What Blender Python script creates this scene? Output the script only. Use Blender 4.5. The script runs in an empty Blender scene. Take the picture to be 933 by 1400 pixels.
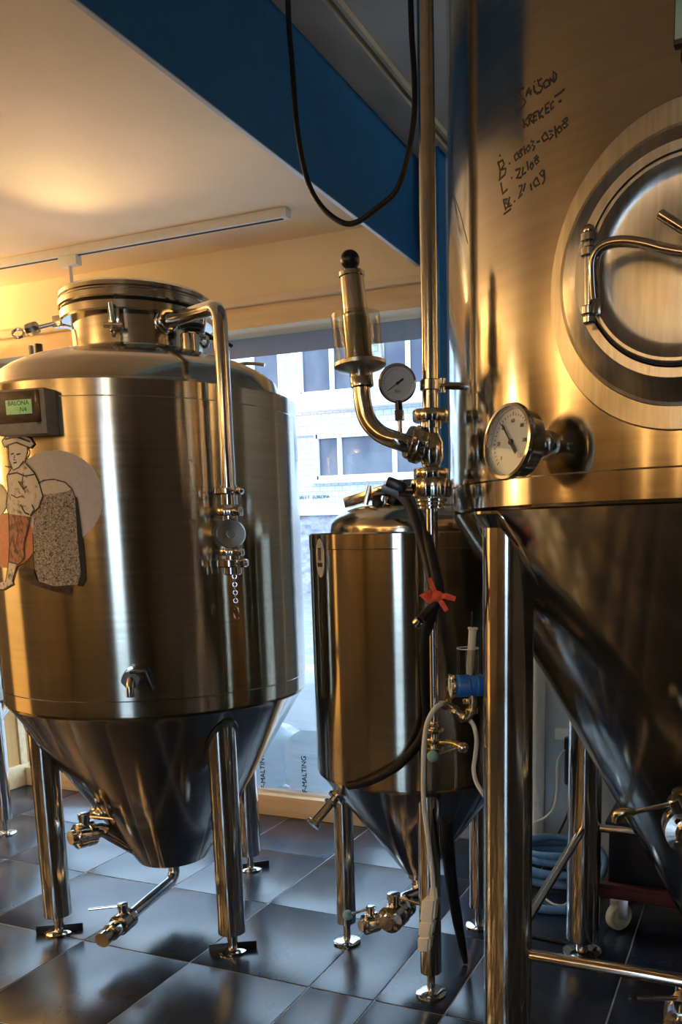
import bpy, bmesh, math, random
from mathutils import Vector, Matrix
random.seed(7)
scene = bpy.context.scene
col = scene.collection
PI = math.pi

# ------------------------------------------------------------------ camera
F_PX, PPX, PPY, W_PX, H_PX = 1151.2775, 580.0, 925.0, 933.0, 1400.0
CAM_R = ((0.9288424, 0.3701831, -0.0147052),
         (0.0466415, -0.1562229, -0.9866200),
         (-0.3675274, 0.9157286, -0.1623724))
CAM_C = Vector((0, 0, 1.30))
cam_d = bpy.data.cameras.new('camera')
cam = bpy.data.objects.new('camera', cam_d); col.objects.link(cam)
rx, ry, rz = [Vector(r) for r in CAM_R]
m = Matrix.Identity(4)
for i in range(3):
    m[i][0] = rx[i]; m[i][1] = -ry[i]; m[i][2] = -rz[i]; m[i][3] = CAM_C[i]
cam.matrix_world = m
cam_d.sensor_fit = 'VERTICAL'; cam_d.sensor_height = 36.0
cam_d.lens = F_PX * 36.0 / H_PX
cam_d.shift_x = -(PPX - W_PX / 2) / H_PX
cam_d.shift_y = (PPY - H_PX / 2) / H_PX
cam_d.clip_start = 0.02
scene.camera = cam

# ------------------------------------------------------------------ world, exposure
world = bpy.data.worlds.new('world'); scene.world = world
world.use_nodes = True
bg = world.node_tree.nodes['Background']
bg.inputs[0].default_value = (0.56, 0.77, 1.0, 1)
bg.inputs[1].default_value = 6.5
vs = scene.view_settings
vs.view_transform = 'Standard'; vs.look = 'None'; vs.gamma = 1.0
vs.use_curve_mapping = False
vs.exposure = 0.26
WARM = (1.0, 0.66, 0.30)

# ------------------------------------------------------------------ photo measurements -> places
def ray(px, py):
    a = (px - PPX) / F_PX; b = (py - PPY) / F_PX
    return rx * a + ry * b + rz
def at_y(px, py, Y):
    d = ray(px, py); return CAM_C + d * ((Y - CAM_C.y) / d.y)
def at_x(px, py, X):
    d = ray(px, py); return CAM_C + d * ((X - CAM_C.x) / d.x)
def at_z(px, py, Z):
    d = ray(px, py); return CAM_C + d * ((Z - CAM_C.z) / d.z)
def on_plane(px, py, o, n):
    d = ray(px, py); return CAM_C + d * ((o - CAM_C).dot(n) / d.dot(n))
def on_cyl(px, py, c, R):
    d = ray(px, py)
    a = d.x**2 + d.y**2; b = -2 * (d.x * c[0] + d.y * c[1]); k = c[0]**2 + c[1]**2 - R * R
    D = b * b - 4 * a * k
    if D < 0: D = 0
    return CAM_C + d * ((-b - math.sqrt(D)) / (2 * a))
def near_axis(px, py, p):
    d = ray(px, py); t = (p[0] * d.x + p[1] * d.y) / (d.x**2 + d.y**2); return CAM_C + d * t

# ------------------------------------------------------------------ materials
M = {}
def mat(name, color, rough=0.5, metal=0.0, **kw):
    mt = bpy.data.materials.new(name); mt.use_nodes = True
    nt = mt.node_tree; b = nt.nodes['Principled BSDF']
    b.inputs['Base Color'].default_value = (*color, 1)
    b.inputs['Roughness'].default_value = rough
    b.inputs['Metallic'].default_value = metal
    for k, v in kw.items():
        b.inputs[k.replace('_', ' ')].default_value = v
    M[name] = mt
    return mt, nt, b
def vary(nt, b, c0, c1, scale=(8, 8, 8), detail=4, lo=0.35, hi=0.65, bump=0.0, rough=None, dist=0.0):
    N = nt.nodes; L = nt.links
    tc = N.new('ShaderNodeTexCoord'); mp = N.new('ShaderNodeMapping'); mp.inputs['Scale'].default_value = scale
    no = N.new('ShaderNodeTexNoise'); no.inputs['Scale'].default_value = 1.0; no.inputs['Detail'].default_value = detail
    no.inputs['Distortion'].default_value = dist
    L.new(tc.outputs['Object'], mp.inputs[0]); L.new(mp.outputs[0], no.inputs['Vector'])
    cr = N.new('ShaderNodeValToRGB')
    cr.color_ramp.elements[0].position = lo; cr.color_ramp.elements[0].color = (*c0, 1)
    cr.color_ramp.elements[1].position = hi; cr.color_ramp.elements[1].color = (*c1, 1)
    L.new(no.outputs[0], cr.inputs[0]); L.new(cr.outputs[0], b.inputs['Base Color'])
    if bump:
        bp = N.new('ShaderNodeBump'); bp.inputs['Strength'].default_value = bump; bp.inputs['Distance'].default_value = 0.002
        L.new(no.outputs[0], bp.inputs['Height']); L.new(bp.outputs[0], b.inputs['Normal'])
    if rough:
        mr = N.new('ShaderNodeMapRange'); mr.inputs['To Min'].default_value = rough[0]; mr.inputs['To Max'].default_value = rough[1]
        L.new(no.outputs[0], mr.inputs['Value']); L.new(mr.outputs[0], b.inputs['Roughness'])
    return no
def tank_steel(name, c0, c1, r0, r1, aniso):
    mt, nt, b = mat(name, c0, r0, 1.0)
    vary(nt, b, c0, c1, scale=(3, 3, 90), detail=5, lo=0.3, hi=0.7, rough=(r0, r1))
    b.inputs['Anisotropic'].default_value = aniso; b.inputs['Anisotropic Rotation'].default_value = 0.25
    tg = nt.nodes.new('ShaderNodeTangent'); tg.direction_type = 'RADIAL'; tg.axis = 'Z'
    nt.links.new(tg.outputs[0], b.inputs['Tangent'])
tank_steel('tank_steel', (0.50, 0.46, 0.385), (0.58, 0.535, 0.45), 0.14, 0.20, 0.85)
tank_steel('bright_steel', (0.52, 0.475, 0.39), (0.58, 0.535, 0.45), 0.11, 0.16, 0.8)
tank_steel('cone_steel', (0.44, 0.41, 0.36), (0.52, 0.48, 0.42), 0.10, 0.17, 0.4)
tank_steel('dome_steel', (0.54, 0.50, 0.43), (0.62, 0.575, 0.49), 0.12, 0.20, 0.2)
mt, nt, b = mat('steel', (0.66, 0.64, 0.60), 0.12, 1.0); vary(nt, b, (0.62, 0.60, 0.56), (0.70, 0.68, 0.64), scale=(40, 40, 40), rough=(0.10, 0.14))
mt, nt, b = mat('brushed', (0.62, 0.60, 0.55), 0.3, 1.0); vary(nt, b, (0.55, 0.53, 0.48), (0.68, 0.66, 0.60), scale=(120, 12, 12), rough=(0.24, 0.36))
mt, nt, b = mat('brass', (0.55, 0.47, 0.28), 0.25, 1.0); vary(nt, b, (0.45, 0.38, 0.22), (0.62, 0.54, 0.34), scale=(60, 60, 60), rough=(0.2, 0.32))
mt, nt, b = mat('rubber', (0.012, 0.012, 0.014), 0.35); vary(nt, b, (0.008, 0.008, 0.01), (0.02, 0.02, 0.023), scale=(50, 50, 50), rough=(0.40, 0.55)); b.inputs['Specular IOR Level'].default_value = 0.3
mt, nt, b = mat('black_plastic', (0.01, 0.01, 0.012), 0.28); vary(nt, b, (0.008, 0.008, 0.01), (0.016, 0.016, 0.02), scale=(30, 30, 30))
mt, nt, b = mat('blue_paint', (0.02, 0.20, 0.56), 0.6); vary(nt, b, (0.018, 0.19, 0.53), (0.022, 0.21, 0.59), scale=(30, 30, 30), bump=0.1)
mt, nt, b = mat('plaster', (0.86, 0.70, 0.49), 0.8); vary(nt, b, (0.84, 0.68, 0.47), (0.88, 0.72, 0.51), scale=(5, 5, 5), bump=0.05)
mt, nt, b = mat('cream_wall', (0.90, 0.78, 0.52), 0.75); vary(nt, b, (0.88, 0.76, 0.50), (0.92, 0.80, 0.54), scale=(4, 4, 4), bump=0.05)
mt, nt, b = mat('grey_plaster', (0.50, 0.53, 0.54), 0.8); vary(nt, b, (0.46, 0.49, 0.50), (0.55, 0.57, 0.58), scale=(3, 3, 3), bump=0.1)
mt, nt, b = mat('cornice', (0.55, 0.52, 0.44), 0.7); vary(nt, b, (0.50, 0.47, 0.40), (0.60, 0.57, 0.49), scale=(6, 6, 6))
mt, nt, b = mat('white_wall', (0.60, 0.64, 0.68), 0.7); vary(nt, b, (0.57, 0.61, 0.65), (0.64, 0.68, 0.71), scale=(5, 5, 5), bump=0.1)
mt, nt, b = mat('brown_wall', (0.07, 0.052, 0.026), 0.6); vary(nt, b, (0.045, 0.033, 0.016), (0.10, 0.074, 0.038), scale=(9, 9, 1.2), detail=6, bump=0.1)
mt, nt, b = mat('tan_wall', (0.17, 0.12, 0.055), 0.6); vary(nt, b, (0.12, 0.085, 0.04), (0.22, 0.155, 0.075), scale=(9, 9, 1.2), detail=6, bump=0.1)
mt, nt, b = mat('pine', (0.84, 0.63, 0.36), 0.5); vary(nt, b, (0.78, 0.56, 0.30), (0.88, 0.69, 0.42), scale=(3, 30, 30), detail=5, bump=0.1)
mt, nt, b = mat('pine_panel', (0.55, 0.28, 0.07), 0.5); vary(nt, b, (0.48, 0.22, 0.05), (0.62, 0.34, 0.10), scale=(20, 20, 2), detail=5, bump=0.1)
mt, nt, b = mat('white_frame', (0.80, 0.82, 0.84), 0.4); vary(nt, b, (0.78, 0.80, 0.82), (0.82, 0.84, 0.86), scale=(20, 20, 20))
mt, nt, b = mat('blind', (0.42, 0.46, 0.52), 0.7); vary(nt, b, (0.40, 0.44, 0.50), (0.45, 0.49, 0.55), scale=(60, 4, 4))
mt, nt, b = mat('slate', (0.03, 0.034, 0.045), 0.32); vary(nt, b, (0.012, 0.017, 0.030), (0.026, 0.033, 0.050), scale=(7, 7, 7), detail=5, bump=0.05, rough=(0.20, 0.30)); b.inputs['Specular IOR Level'].default_value = 0.5
mt, nt, b = mat('grout', (0.55, 0.57, 0.60), 0.5); vary(nt, b, (0.40, 0.42, 0.45), (0.68, 0.70, 0.72), scale=(15, 15, 15))
mt, nt, b = mat('white_plastic', (0.78, 0.80, 0.78), 0.35); vary(nt, b, (0.75, 0.77, 0.75), (0.81, 0.83, 0.81), scale=(30, 30, 30))
mt, nt, b = mat('lamp_white', (0.82, 0.80, 0.74), 0.4); vary(nt, b, (0.80, 0.78, 0.72), (0.84, 0.82, 0.76), scale=(30, 30, 30))
mt, nt, b = mat('cream_plastic', (0.88, 0.86, 0.72), 0.4); vary(nt, b, (0.86, 0.84, 0.70), (0.90, 0.88, 0.74), scale=(30, 30, 30))
mt, nt, b = mat('teal_plastic', (0.22, 0.48, 0.46), 0.35); vary(nt, b, (0.18, 0.43, 0.42), (0.27, 0.53, 0.50), scale=(60, 60, 60))
mt, nt, b = mat('blue_plastic', (0.01, 0.17, 0.68), 0.3); vary(nt, b, (0.008, 0.15, 0.62), (0.015, 0.19, 0.74), scale=(40, 40, 40))
mt, nt, b = mat('red_ribbon', (0.85, 0.10, 0.04), 0.6); vary(nt, b, (0.75, 0.08, 0.03), (0.92, 0.14, 0.06), scale=(80, 80, 80), bump=0.2)
mt, nt, b = mat('red_paint', (0.07, 0.006, 0.006), 0.6); vary(nt, b, (0.05, 0.004, 0.004), (0.10, 0.008, 0.008), scale=(20, 20, 20))
mt, nt, b = mat('tan_rubber', (0.62, 0.50, 0.28), 0.6); vary(nt, b, (0.55, 0.44, 0.24), (0.68, 0.56, 0.33), scale=(40, 40, 40))
mt, nt, b = mat('blue_hose', (0.12, 0.27, 0.47), 0.4); vary(nt, b, (0.10, 0.23, 0.41), (0.15, 0.31, 0.53), scale=(40, 40, 40))
mt, nt, b = mat('dial_white', (0.86, 0.90, 0.88), 0.4); vary(nt, b, (0.84, 0.88, 0.86), (0.88, 0.92, 0.90), scale=(60, 60, 60))
mt, nt, b = mat('ink', (0.012, 0.01, 0.012), 0.55); vary(nt, b, (0.01, 0.008, 0.01), (0.018, 0.015, 0.018), scale=(200, 200, 200))
mt, nt, b = mat('sack_blue', (0.52, 0.58, 0.60), 0.6)
vary(nt, b, (0.46, 0.53, 0.56), (0.58, 0.64, 0.66), scale=(5, 5, 60), detail=3, bump=0.5)
mt, nt, b = mat('sack_white', (0.8, 0.82, 0.83), 0.4); vary(nt, b, (0.72, 0.75, 0.77), (0.88, 0.89, 0.89), scale=(14, 14, 14), detail=6, bump=0.9)
mt, nt, b = mat('facade', (0.80, 0.80, 0.80), 0.8)
N = nt.nodes; br = N.new('ShaderNodeTexBrick'); tc = N.new('ShaderNodeTexCoord'); mp = N.new('ShaderNodeMapping')
mp.inputs['Rotation'].default_value = (PI / 2, 0, 0)
nt.links.new(tc.outputs['Object'], mp.inputs[0]); nt.links.new(mp.outputs[0], br.inputs['Vector'])
br.inputs['Color1'].default_value = (0.55, 0.55, 0.55, 1); br.inputs['Color2'].default_value = (0.48, 0.49, 0.50, 1)
br.inputs['Mortar'].default_value = (0.30, 0.32, 0.34, 1); br.inputs['Scale'].default_value = 1.0
br.inputs['Brick Width'].default_value = 0.22; br.inputs['Row Height'].default_value = 0.14; br.inputs['Mortar Size'].default_value = 0.012
nt.links.new(br.outputs[0], b.inputs['Base Color'])
mt, nt, b = mat('facade_white', (0.66, 0.67, 0.68), 0.7); vary(nt, b, (0.64, 0.65, 0.66), (0.68, 0.69, 0.70), scale=(2, 2, 2))
mt, nt, b = mat('stone_base', (0.24, 0.23, 0.27), 0.8); vary(nt, b, (0.16, 0.15, 0.19), (0.34, 0.32, 0.36), scale=(5, 5, 8), detail=6)
mt, nt, b = mat('far_glass', (0.06, 0.07, 0.10), 0.15, 0.0); vary(nt, b, (0.045, 0.05, 0.08), (0.10, 0.105, 0.13), scale=(1.2, 1.2, 0.8), detail=2); b.inputs['Specular IOR Level'].default_value = 0.25
mt, nt, b = mat('asphalt', (0.20, 0.20, 0.21), 0.9); vary(nt, b, (0.16, 0.16, 0.17), (0.24, 0.24, 0.25), scale=(4, 4, 4))
mt, nt, b = mat('shutter_teal', (0.42, 0.66, 0.68), 0.6); vary(nt, b, (0.38, 0.62, 0.64), (0.47, 0.70, 0.72), scale=(3, 3, 3))
mt, nt, b = mat('lcd', (0.30, 0.50, 0.20), 0.3); vary(nt, b, (0.26, 0.45, 0.17), (0.36, 0.56, 0.25), scale=(60, 60, 60))
b.inputs['Emission Color'].default_value = (0.35, 0.62, 0.22, 1); b.inputs['Emission Strength'].default_value = 0.25
mt, nt, b = mat('panel_dark', (0.05, 0.03, 0.03), 0.35); vary(nt, b, (0.03, 0.02, 0.02), (0.09, 0.06, 0.05), scale=(40, 40, 90))
mt, nt, b = mat('box_grey', (0.36, 0.34, 0.30), 0.5); vary(nt, b, (0.32, 0.30, 0.27), (0.40, 0.38, 0.34), scale=(40, 40, 40))
mt, nt, b = mat('sign_board', (0.42, 0.66, 0.66), 0.4); vary(nt, b, (0.38, 0.62, 0.63), (0.47, 0.70, 0.70), scale=(20, 20, 20))
mt, nt, b = mat('pale_disc', (0.80, 0.75, 0.68), 0.55); vary(nt, b, (0.77, 0.72, 0.65), (0.83, 0.78, 0.71), scale=(90, 90, 90))
mt, nt, b = mat('cream_disc', (0.80, 0.74, 0.50), 0.55); vary(nt, b, (0.77, 0.71, 0.47), (0.83, 0.77, 0.53), scale=(90, 90, 90))
mt, nt, b = mat('salmon', (0.72, 0.26, 0.13), 0.55); vary(nt, b, (0.68, 0.23, 0.11), (0.76, 0.29, 0.15), scale=(90, 90, 90))
mt, nt, b = mat('print_paper', (0.66, 0.58, 0.44), 0.55); vary(nt, b, (0.20, 0.16, 0.12), (0.84, 0.77, 0.64), scale=(60, 60, 60), detail=4, lo=0.32, hi=0.46)
mt, nt, b = mat('print_face', (0.88, 0.82, 0.68), 0.55); vary(nt, b, (0.85, 0.79, 0.65), (0.90, 0.85, 0.71), scale=(120, 120, 120))
mt, nt, b = mat('print_trousers', (0.45, 0.16, 0.09), 0.55); vary(nt, b, (0.14, 0.05, 0.03), (0.52, 0.19, 0.10), scale=(90, 90, 60), detail=4, lo=0.38, hi=0.55)
mt, nt, b = mat('print_bollard', (0.3, 0.26, 0.2), 0.55); vary(nt, b, (0.06, 0.05, 0.04), (0.66, 0.59, 0.48), scale=(150, 150, 190), detail=3, lo=0.36, hi=0.60, dist=1.5)
mt, nt, b = mat('label_paper', (0.80, 0.76, 0.62), 0.5); vary(nt, b, (0.77, 0.73, 0.59), (0.83, 0.79, 0.65), scale=(60, 60, 60))
def glass(name, tint, refl=0.5):
    mt = bpy.data.materials.new(name); mt.use_nodes = True; nt = mt.node_tree; N = nt.nodes
    N.remove(N['Principled BSDF'])
    tr = N.new('ShaderNodeBsdfTransparent'); tr.inputs[0].default_value = (*tint, 1)
    gl = N.new('ShaderNodeBsdfGlossy'); gl.inputs['Roughness'].default_value = 0.02
    lw = N.new('ShaderNodeLayerWeight'); lw.inputs[0].default_value = 0.5
    pw = N.new('ShaderNodeMath'); pw.operation = 'POWER'; pw.inputs[1].default_value = 5.0
    ma = N.new('ShaderNodeMath'); ma.operation = 'MULTIPLY_ADD'; ma.inputs[1].default_value = 0.90; ma.inputs[2].default_value = 0.035
    nt.links.new(lw.outputs['Facing'], pw.inputs[0]); nt.links.new(pw.outputs[0], ma.inputs[0]); fr = ma
    mx = N.new('ShaderNodeMixShader')
    nt.links.new(fr.outputs[0], mx.inputs[0]); nt.links.new(tr.outputs[0], mx.inputs[1]); nt.links.new(gl.outputs[0], mx.inputs[2])
    nt.links.new(mx.outputs[0], N['Material Output'].inputs[0]); M[name] = mt
def translucent(name, c, f):
    mt = M[name]; nt = mt.node_tree; N = nt.nodes; b = N['Principled BSDF']; out = N['Material Output']
    tl = N.new('ShaderNodeBsdfTranslucent'); tl.inputs[0].default_value = (*c, 1); mx = N.new('ShaderNodeMixShader'); mx.inputs[0].default_value = f
    nt.links.new(b.outputs[0], mx.inputs[1]); nt.links.new(tl.outputs[0], mx.inputs[2]); nt.links.new(mx.outputs[0], out.inputs[0])
translucent('blind', (0.22, 0.25, 0.30), 0.5); translucent('sack_blue', (0.70, 0.76, 0.80), 0.6); translucent('sack_white', (0.85, 0.88, 0.90), 0.6)
glass('window_glass', (0.95, 0.97, 0.98)); glass('clear_plastic', (0.88, 0.88, 0.84))
def emit(name, c, s):
    mt = bpy.data.materials.new(name); mt.use_nodes = True; nt = mt.node_tree; N = nt.nodes
    b = N['Principled BSDF']; b.inputs['Base Color'].default_value = (*c, 1)
    b.inputs['Emission Color'].default_value = (*c, 1); b.inputs['Emission Strength'].default_value = s; M[name] = mt
emit('bulb', (1.0, 0.78, 0.48), 25.0); emit('added_globe_glow', (1.0, 0.74, 0.40), 120.0); emit('added_tube_glow', (1.0, 0.90, 0.72), 28.0)  # globe and tube glows belong to the added lamps

# ------------------------------------------------------------------ mesh helpers
def frame(axis, hint=Vector((0, 0, 1))):
    a = Vector(axis).normalized()
    if abs(a.dot(hint)) > 0.95: hint = Vector((1, 0, 0)) if abs(a.x) < 0.9 else Vector((0, 1, 0))
    u = hint.cross(a).normalized(); v = a.cross(u)
    return u, v, a
class MB:
    def __init__(s): s.v = []; s.f = []
    def add(s, vs_, fs):
        o = len(s.v); s.v += [Vector(p) for p in vs_]; s.f += [[i + o for i in q] for q in fs]; return s
    def lathe(s, prof, o, axis=(0, 0, 1), seg=48, close=False):
        o = Vector(o); u, v, a = frame(axis); vs_ = []; fs = []; rows = []
        for r, h in prof:
            if r < 1e-6:
                rows.append([len(vs_)]); vs_.append(o + a * h)
            else:
                rows.append(list(range(len(vs_), len(vs_) + seg)))
                for i in range(seg):
                    t = 2 * PI * i / seg; vs_.append(o + a * h + u * (r * math.cos(t)) + v * (r * math.sin(t)))
        n = len(rows); pairs = [(k, k + 1) for k in range(n - 1)] + ([(n - 1, 0)] if close else [])
        for k, k2 in pairs:
            A, B = rows[k], rows[k2]
            for i in range(seg):
                j = (i + 1) % seg
                if len(A) == 1 and len(B) == 1: continue
                if len(A) == 1: fs.append([A[0], B[j], B[i]])
                elif len(B) == 1: fs.append([A[i], A[j], B[0]])
                else: fs.append([A[i], A[j], B[j], B[i]])
        return s.add(vs_, fs)
    def cyl(s, p, q, r, seg=24, r2=None, ch=0.0):
        p = Vector(p); q = Vector(q); L = (q - p).length; r2 = r if r2 is None else r2
        if ch: pr = [(0, 0), (r - ch, 0), (r, ch), (r2, L - ch), (r2 - ch, L), (0, L)]
        else: pr = [(0, 0), (r, 0), (r2, L), (0, L)]
        return s.lathe(pr, p, q - p, seg)
    def ring(s, o, axis, r0, r1, h, seg=40, ch=0.002):
        h2 = h / 2
        return s.lathe([(r0, -h2), (r1 - ch, -h2), (r1, -h2 + ch), (r1, h2 - ch), (r1 - ch, h2), (r0, h2)], o, axis, seg, close=True)
    def sphere(s, o, r, seg=24, sc=(1, 1, 1)):
        pr = [(r * math.sin(PI * k / 12), -r * math.cos(PI * k / 12)) for k in range(13)]
        pr[0] = (0, -r); pr[-1] = (0, r); n = len(s.v); s.lathe(pr, o, (0, 0, 1), seg)
        o = Vector(o)
        for i in range(n, len(s.v)):
            d = s.v[i] - o; s.v[i] = o + Vector((d.x * sc[0], d.y * sc[1], d.z * sc[2]))
        return s
    def torus(s, o, axis, R, r, seg=40, k=12):
        pr = [(R + r * math.cos(2 * PI * i / k), r * math.sin(2 * PI * i / k)) for i in range(k)]
        return s.lathe(pr, o, axis, seg, close=True)
    def box(s, c, size, rot=None, bev=0.003):
        bm = bmesh.new(); bmesh.ops.create_cube(bm, size=1.0)
        for v in bm.verts: v.co = Vector((v.co.x * size[0], v.co.y * size[1], v.co.z * size[2]))
        if bev: bmesh.ops.bevel(bm, geom=list(bm.edges), offset=min(bev, min(size) * 0.45), segments=2, affect='EDGES', profile=0.6)
        bm.verts.index_update(); R = rot or Matrix.Identity(3); c = Vector(c)
        s.add([c + R @ v.co for v in bm.verts], [[v.index for v in f.verts] for f in bm.faces]); bm.free(); return s
    def bar(s, p, q, w, h, bev=0.002, hint=Vector((0, 0, 1))):
        p = Vector(p); q = Vector(q); u, v, a = frame(q - p, hint)
        R = Matrix((u, v, a)).transposed()
        return s.box((p + q) / 2, (w, h, (q - p).length), R, bev)
    def tube(s, pts, r, seg=14, sm=6, cap=True, rads=None):
        P = [Vector(p) for p in pts]
        if sm > 1 and len(P) > 2:
            Q = []; RR = []
            for i in range(len(P) - 1):
                p0 = P[max(i - 1, 0)]; p1 = P[i]; p2 = P[i + 1]; p3 = P[min(i + 2, len(P) - 1)]
                for k in range(sm):
                    t = k / sm
                    Q.append(0.5 * ((2 * p1) + (p2 - p0) * t + (2 * p0 - 5 * p1 + 4 * p2 - p3) * t * t + (3 * p1 - p0 - 3 * p2 + p3) * t**3))
                    if rads: RR.append(rads[i] + (rads[i + 1] - rads[i]) * t)
            Q.append(P[-1])
            if rads: RR.append(rads[-1])
            P = Q; rads = RR if rads else None
        vs_ = []; fs = []; u = None
        for i, p in enumerate(P):
            t = (P[min(i + 1, len(P) - 1)] - P[max(i - 1, 0)]).normalized()
            if u is None: u, v, _ = frame(t)
            else:
                u = (u - t * u.dot(t)).normalized(); v = t.cross(u)
            rr = rads[i] if rads else r
            for k in range(seg):
                a = 2 * PI * k / seg; vs_.append(p + u * (rr * math.cos(a)) + v * (rr * math.sin(a)))
        for i in range(len(P) - 1):
            for k in range(seg):
                j = (k + 1) % seg; fs.append([i * seg + k, i * seg + j, (i + 1) * seg + j, (i + 1) * seg + k])
        if cap: fs.append(list(range(seg))[::-1]); fs.append([(len(P) - 1) * seg + k for k in range(seg)])
        return s.add(vs_, fs)
    def bend(s, pts, r, rb, seg=18):
        """straight pipe runs with rounded corners of radius rb"""
        P = [Vector(p) for p in pts]; Q = [P[0]]
        for i in range(1, len(P) - 1):
            a = (P[i - 1] - P[i]).normalized(); c = (P[i + 1] - P[i]).normalized()
            ang = a.angle(c); d = min(rb / math.tan(ang / 2), (P[i - 1] - P[i]).length * 0.49, (P[i + 1] - P[i]).length * 0.49)
            for k in range(9):
                t = k / 8; p0 = P[i] + a * d; p2 = P[i] + c * d
                w = 1.0 * math.sin(ang / 2)
                Q.append(((1 - t)**2 * p0 + 2 * t * (1 - t) * w * P[i] + t * t * p2) / ((1 - t)**2 + 2 * t * (1 - t) * w + t * t))
        Q.append(P[-1]); return s.tube(Q, r, seg, sm=1)
    def build(s, name, material, parent=None, angle=35, kind=None, smooth=True):
        o0 = Vector((0, 0, 0)); p = parent
        while p is not None: o0 += p.location; p = p.parent
        me = bpy.data.meshes.new(name); me.from_pydata([tuple(v - o0) for v in s.v], [], s.f)
        bm = bmesh.new(); bm.from_mesh(me); bmesh.ops.recalc_face_normals(bm, faces=list(bm.faces)); bm.to_mesh(me); bm.free()
        me.materials.append(M[material])
        if smooth:
            for f in me.polygons: f.use_smooth = True
            me.set_sharp_from_angle(angle=math.radians(angle))
        o = bpy.data.objects.new(name, me); col.objects.link(o); o.parent = parent
        if kind: o['kind'] = kind
        return o
def tag(o, label, cat, group=None, kind=None):
    o['label'] = label; o['category'] = cat
    if group: o['group'] = group
    if kind: o['kind'] = kind
    return o
def thing(name, loc, label, cat, group=None, kind=None):
    o = bpy.data.objects.new(name, None); col.objects.link(o); o.location = loc; o.empty_display_size = 0.1
    return tag(o, label, cat, group, kind)
def rect(x0, x1, y0, y1, z0, z1, bev=0.0):
    return MB().box(((x0 + x1) / 2, (y0 + y1) / 2, (z0 + z1) / 2), (x1 - x0, y1 - y0, z1 - z0), None, bev)
def text(name, body, size, material, parent, M4, extr=0.0005):
    cu = bpy.data.curves.new(name, 'FONT'); cu.body = body; cu.size = size; cu.extrude = extr; cu.align_x = 'CENTER'; cu.align_y = 'CENTER'
    o = bpy.data.objects.new(name, cu); col.objects.link(o)
    o0 = Vector((0, 0, 0)); p = parent
    while p is not None: o0 += p.location; p = p.parent
    dg = bpy.context.evaluated_depsgraph_get(); me = bpy.data.meshes.new_from_object(o.evaluated_get(dg))
    bpy.data.objects.remove(o); me.transform(Matrix.Translation(-o0) @ M4); me.materials.clear(); me.materials.append(M[material])
    o = bpy.data.objects.new(name, me); col.objects.link(o); o.parent = parent
    return o
def mat4(o, x, y, z):
    m = Matrix.Identity(4)
    for i in range(3): m[i][0] = x[i]; m[i][1] = y[i]; m[i][2] = z[i]; m[i][3] = o[i]
    return m
def wrap_poly(mb, px, c, R, off):
    """flat print: an outline (theta*R, z) laid on a cylinder"""
    bm = bmesh.new(); vs_ = [bm.verts.new((p[0], p[1], 0)) for p in px]; bm.faces.new(vs_)
    us = [p[0] for p in px]; u = min(us) + 0.008
    while u < max(us):
        bmesh.ops.bisect_plane(bm, geom=list(bm.verts) + list(bm.edges) + list(bm.faces), plane_co=(u, 0, 0), plane_no=(1, 0, 0)); u += 0.008
    bmesh.ops.triangulate(bm, faces=list(bm.faces)); bm.verts.index_update()
    vv = []
    for v in bm.verts:
        t = v.co.x / R; vv.append((c[0] + (R + off) * math.cos(t), c[1] + (R + off) * math.sin(t), v.co.y))
    mb.add(vv, [[v.index for v in f.verts] for f in bm.faces]); bm.free(); return mb
def to_uv(px, py, c, R):
    p = on_cyl(px, py, c, R); return (math.atan2(p.y - c[1], p.x - c[0]) * R, p.z)
def ribbon(mb, uv, w, c, R, off):
    pts = []
    for i in range(len(uv) - 1):
        n = max(1, int(math.hypot(uv[i + 1][0] - uv[i][0], uv[i + 1][1] - uv[i][1]) / 0.006))
        for k in range(n): t = k / n; pts.append((uv[i][0] + (uv[i + 1][0] - uv[i][0]) * t, uv[i][1] + (uv[i + 1][1] - uv[i][1]) * t))
    pts.append(uv[-1]); vv = []; ff = []
    for i, p in enumerate(pts):
        a = pts[max(i - 1, 0)]; b_ = pts[min(i + 1, len(pts) - 1)]; dx, dy = b_[0] - a[0], b_[1] - a[1]; L = math.hypot(dx, dy) or 1
        nx, ny = -dy / L * w / 2, dx / L * w / 2
        for sgn in (1, -1):
            t = (p[0] + nx * sgn) / R; vv.append((c[0] + (R + off) * math.cos(t), c[1] + (R + off) * math.sin(t), p[1] + ny * sgn))
    for i in range(len(pts) - 1): ff.append([2 * i, 2 * i + 1, 2 * i + 3, 2 * i + 2])
    return mb.add(vv, ff)

# ================================================================== THE SETTING
XL, XR, YB, YW = -4.8, 2.6, -4.0, 3.33          # room: left, right, behind the camera, window wall
ZC1, ZC2 = 2.55, 2.775                          # low ceiling on the window side, high ceiling by the big tank
XF = -1.327                                     # blue fascia between them
TX, TY = 0.425, 0.457
fl = MB().add([(XL, YB, -0.0022), (XR, YB, -0.0022), (XR, YW + 0.02, -0.0022), (XL, YW + 0.02, -0.0022)], [[0, 1, 2, 3]])
fl.add([(XL, YB, -0.1), (XL, YW + 0.02, -0.1), (XR, YW + 0.02, -0.1), (XR, YB, -0.1)], [[0, 1, 2, 3]])
floor = fl.build('floor', 'grout', smooth=False)
tag(floor, 'dark slate tiled floor with pale joints under the steel tanks', 'floor', kind='structure')
def tile_mesh(w, d):
    o = MB().box((0, 0, -0.008), (w, d, 0.016), None, 0.0015).build('tile', 'slate', None)
    me = o.data; bpy.data.objects.remove(o); return me
meshes = {}
xs = [-1.61 + TX * i for i in range(-8, 10)]
edges = sorted([x for x in xs] + [-0.9725])
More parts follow.
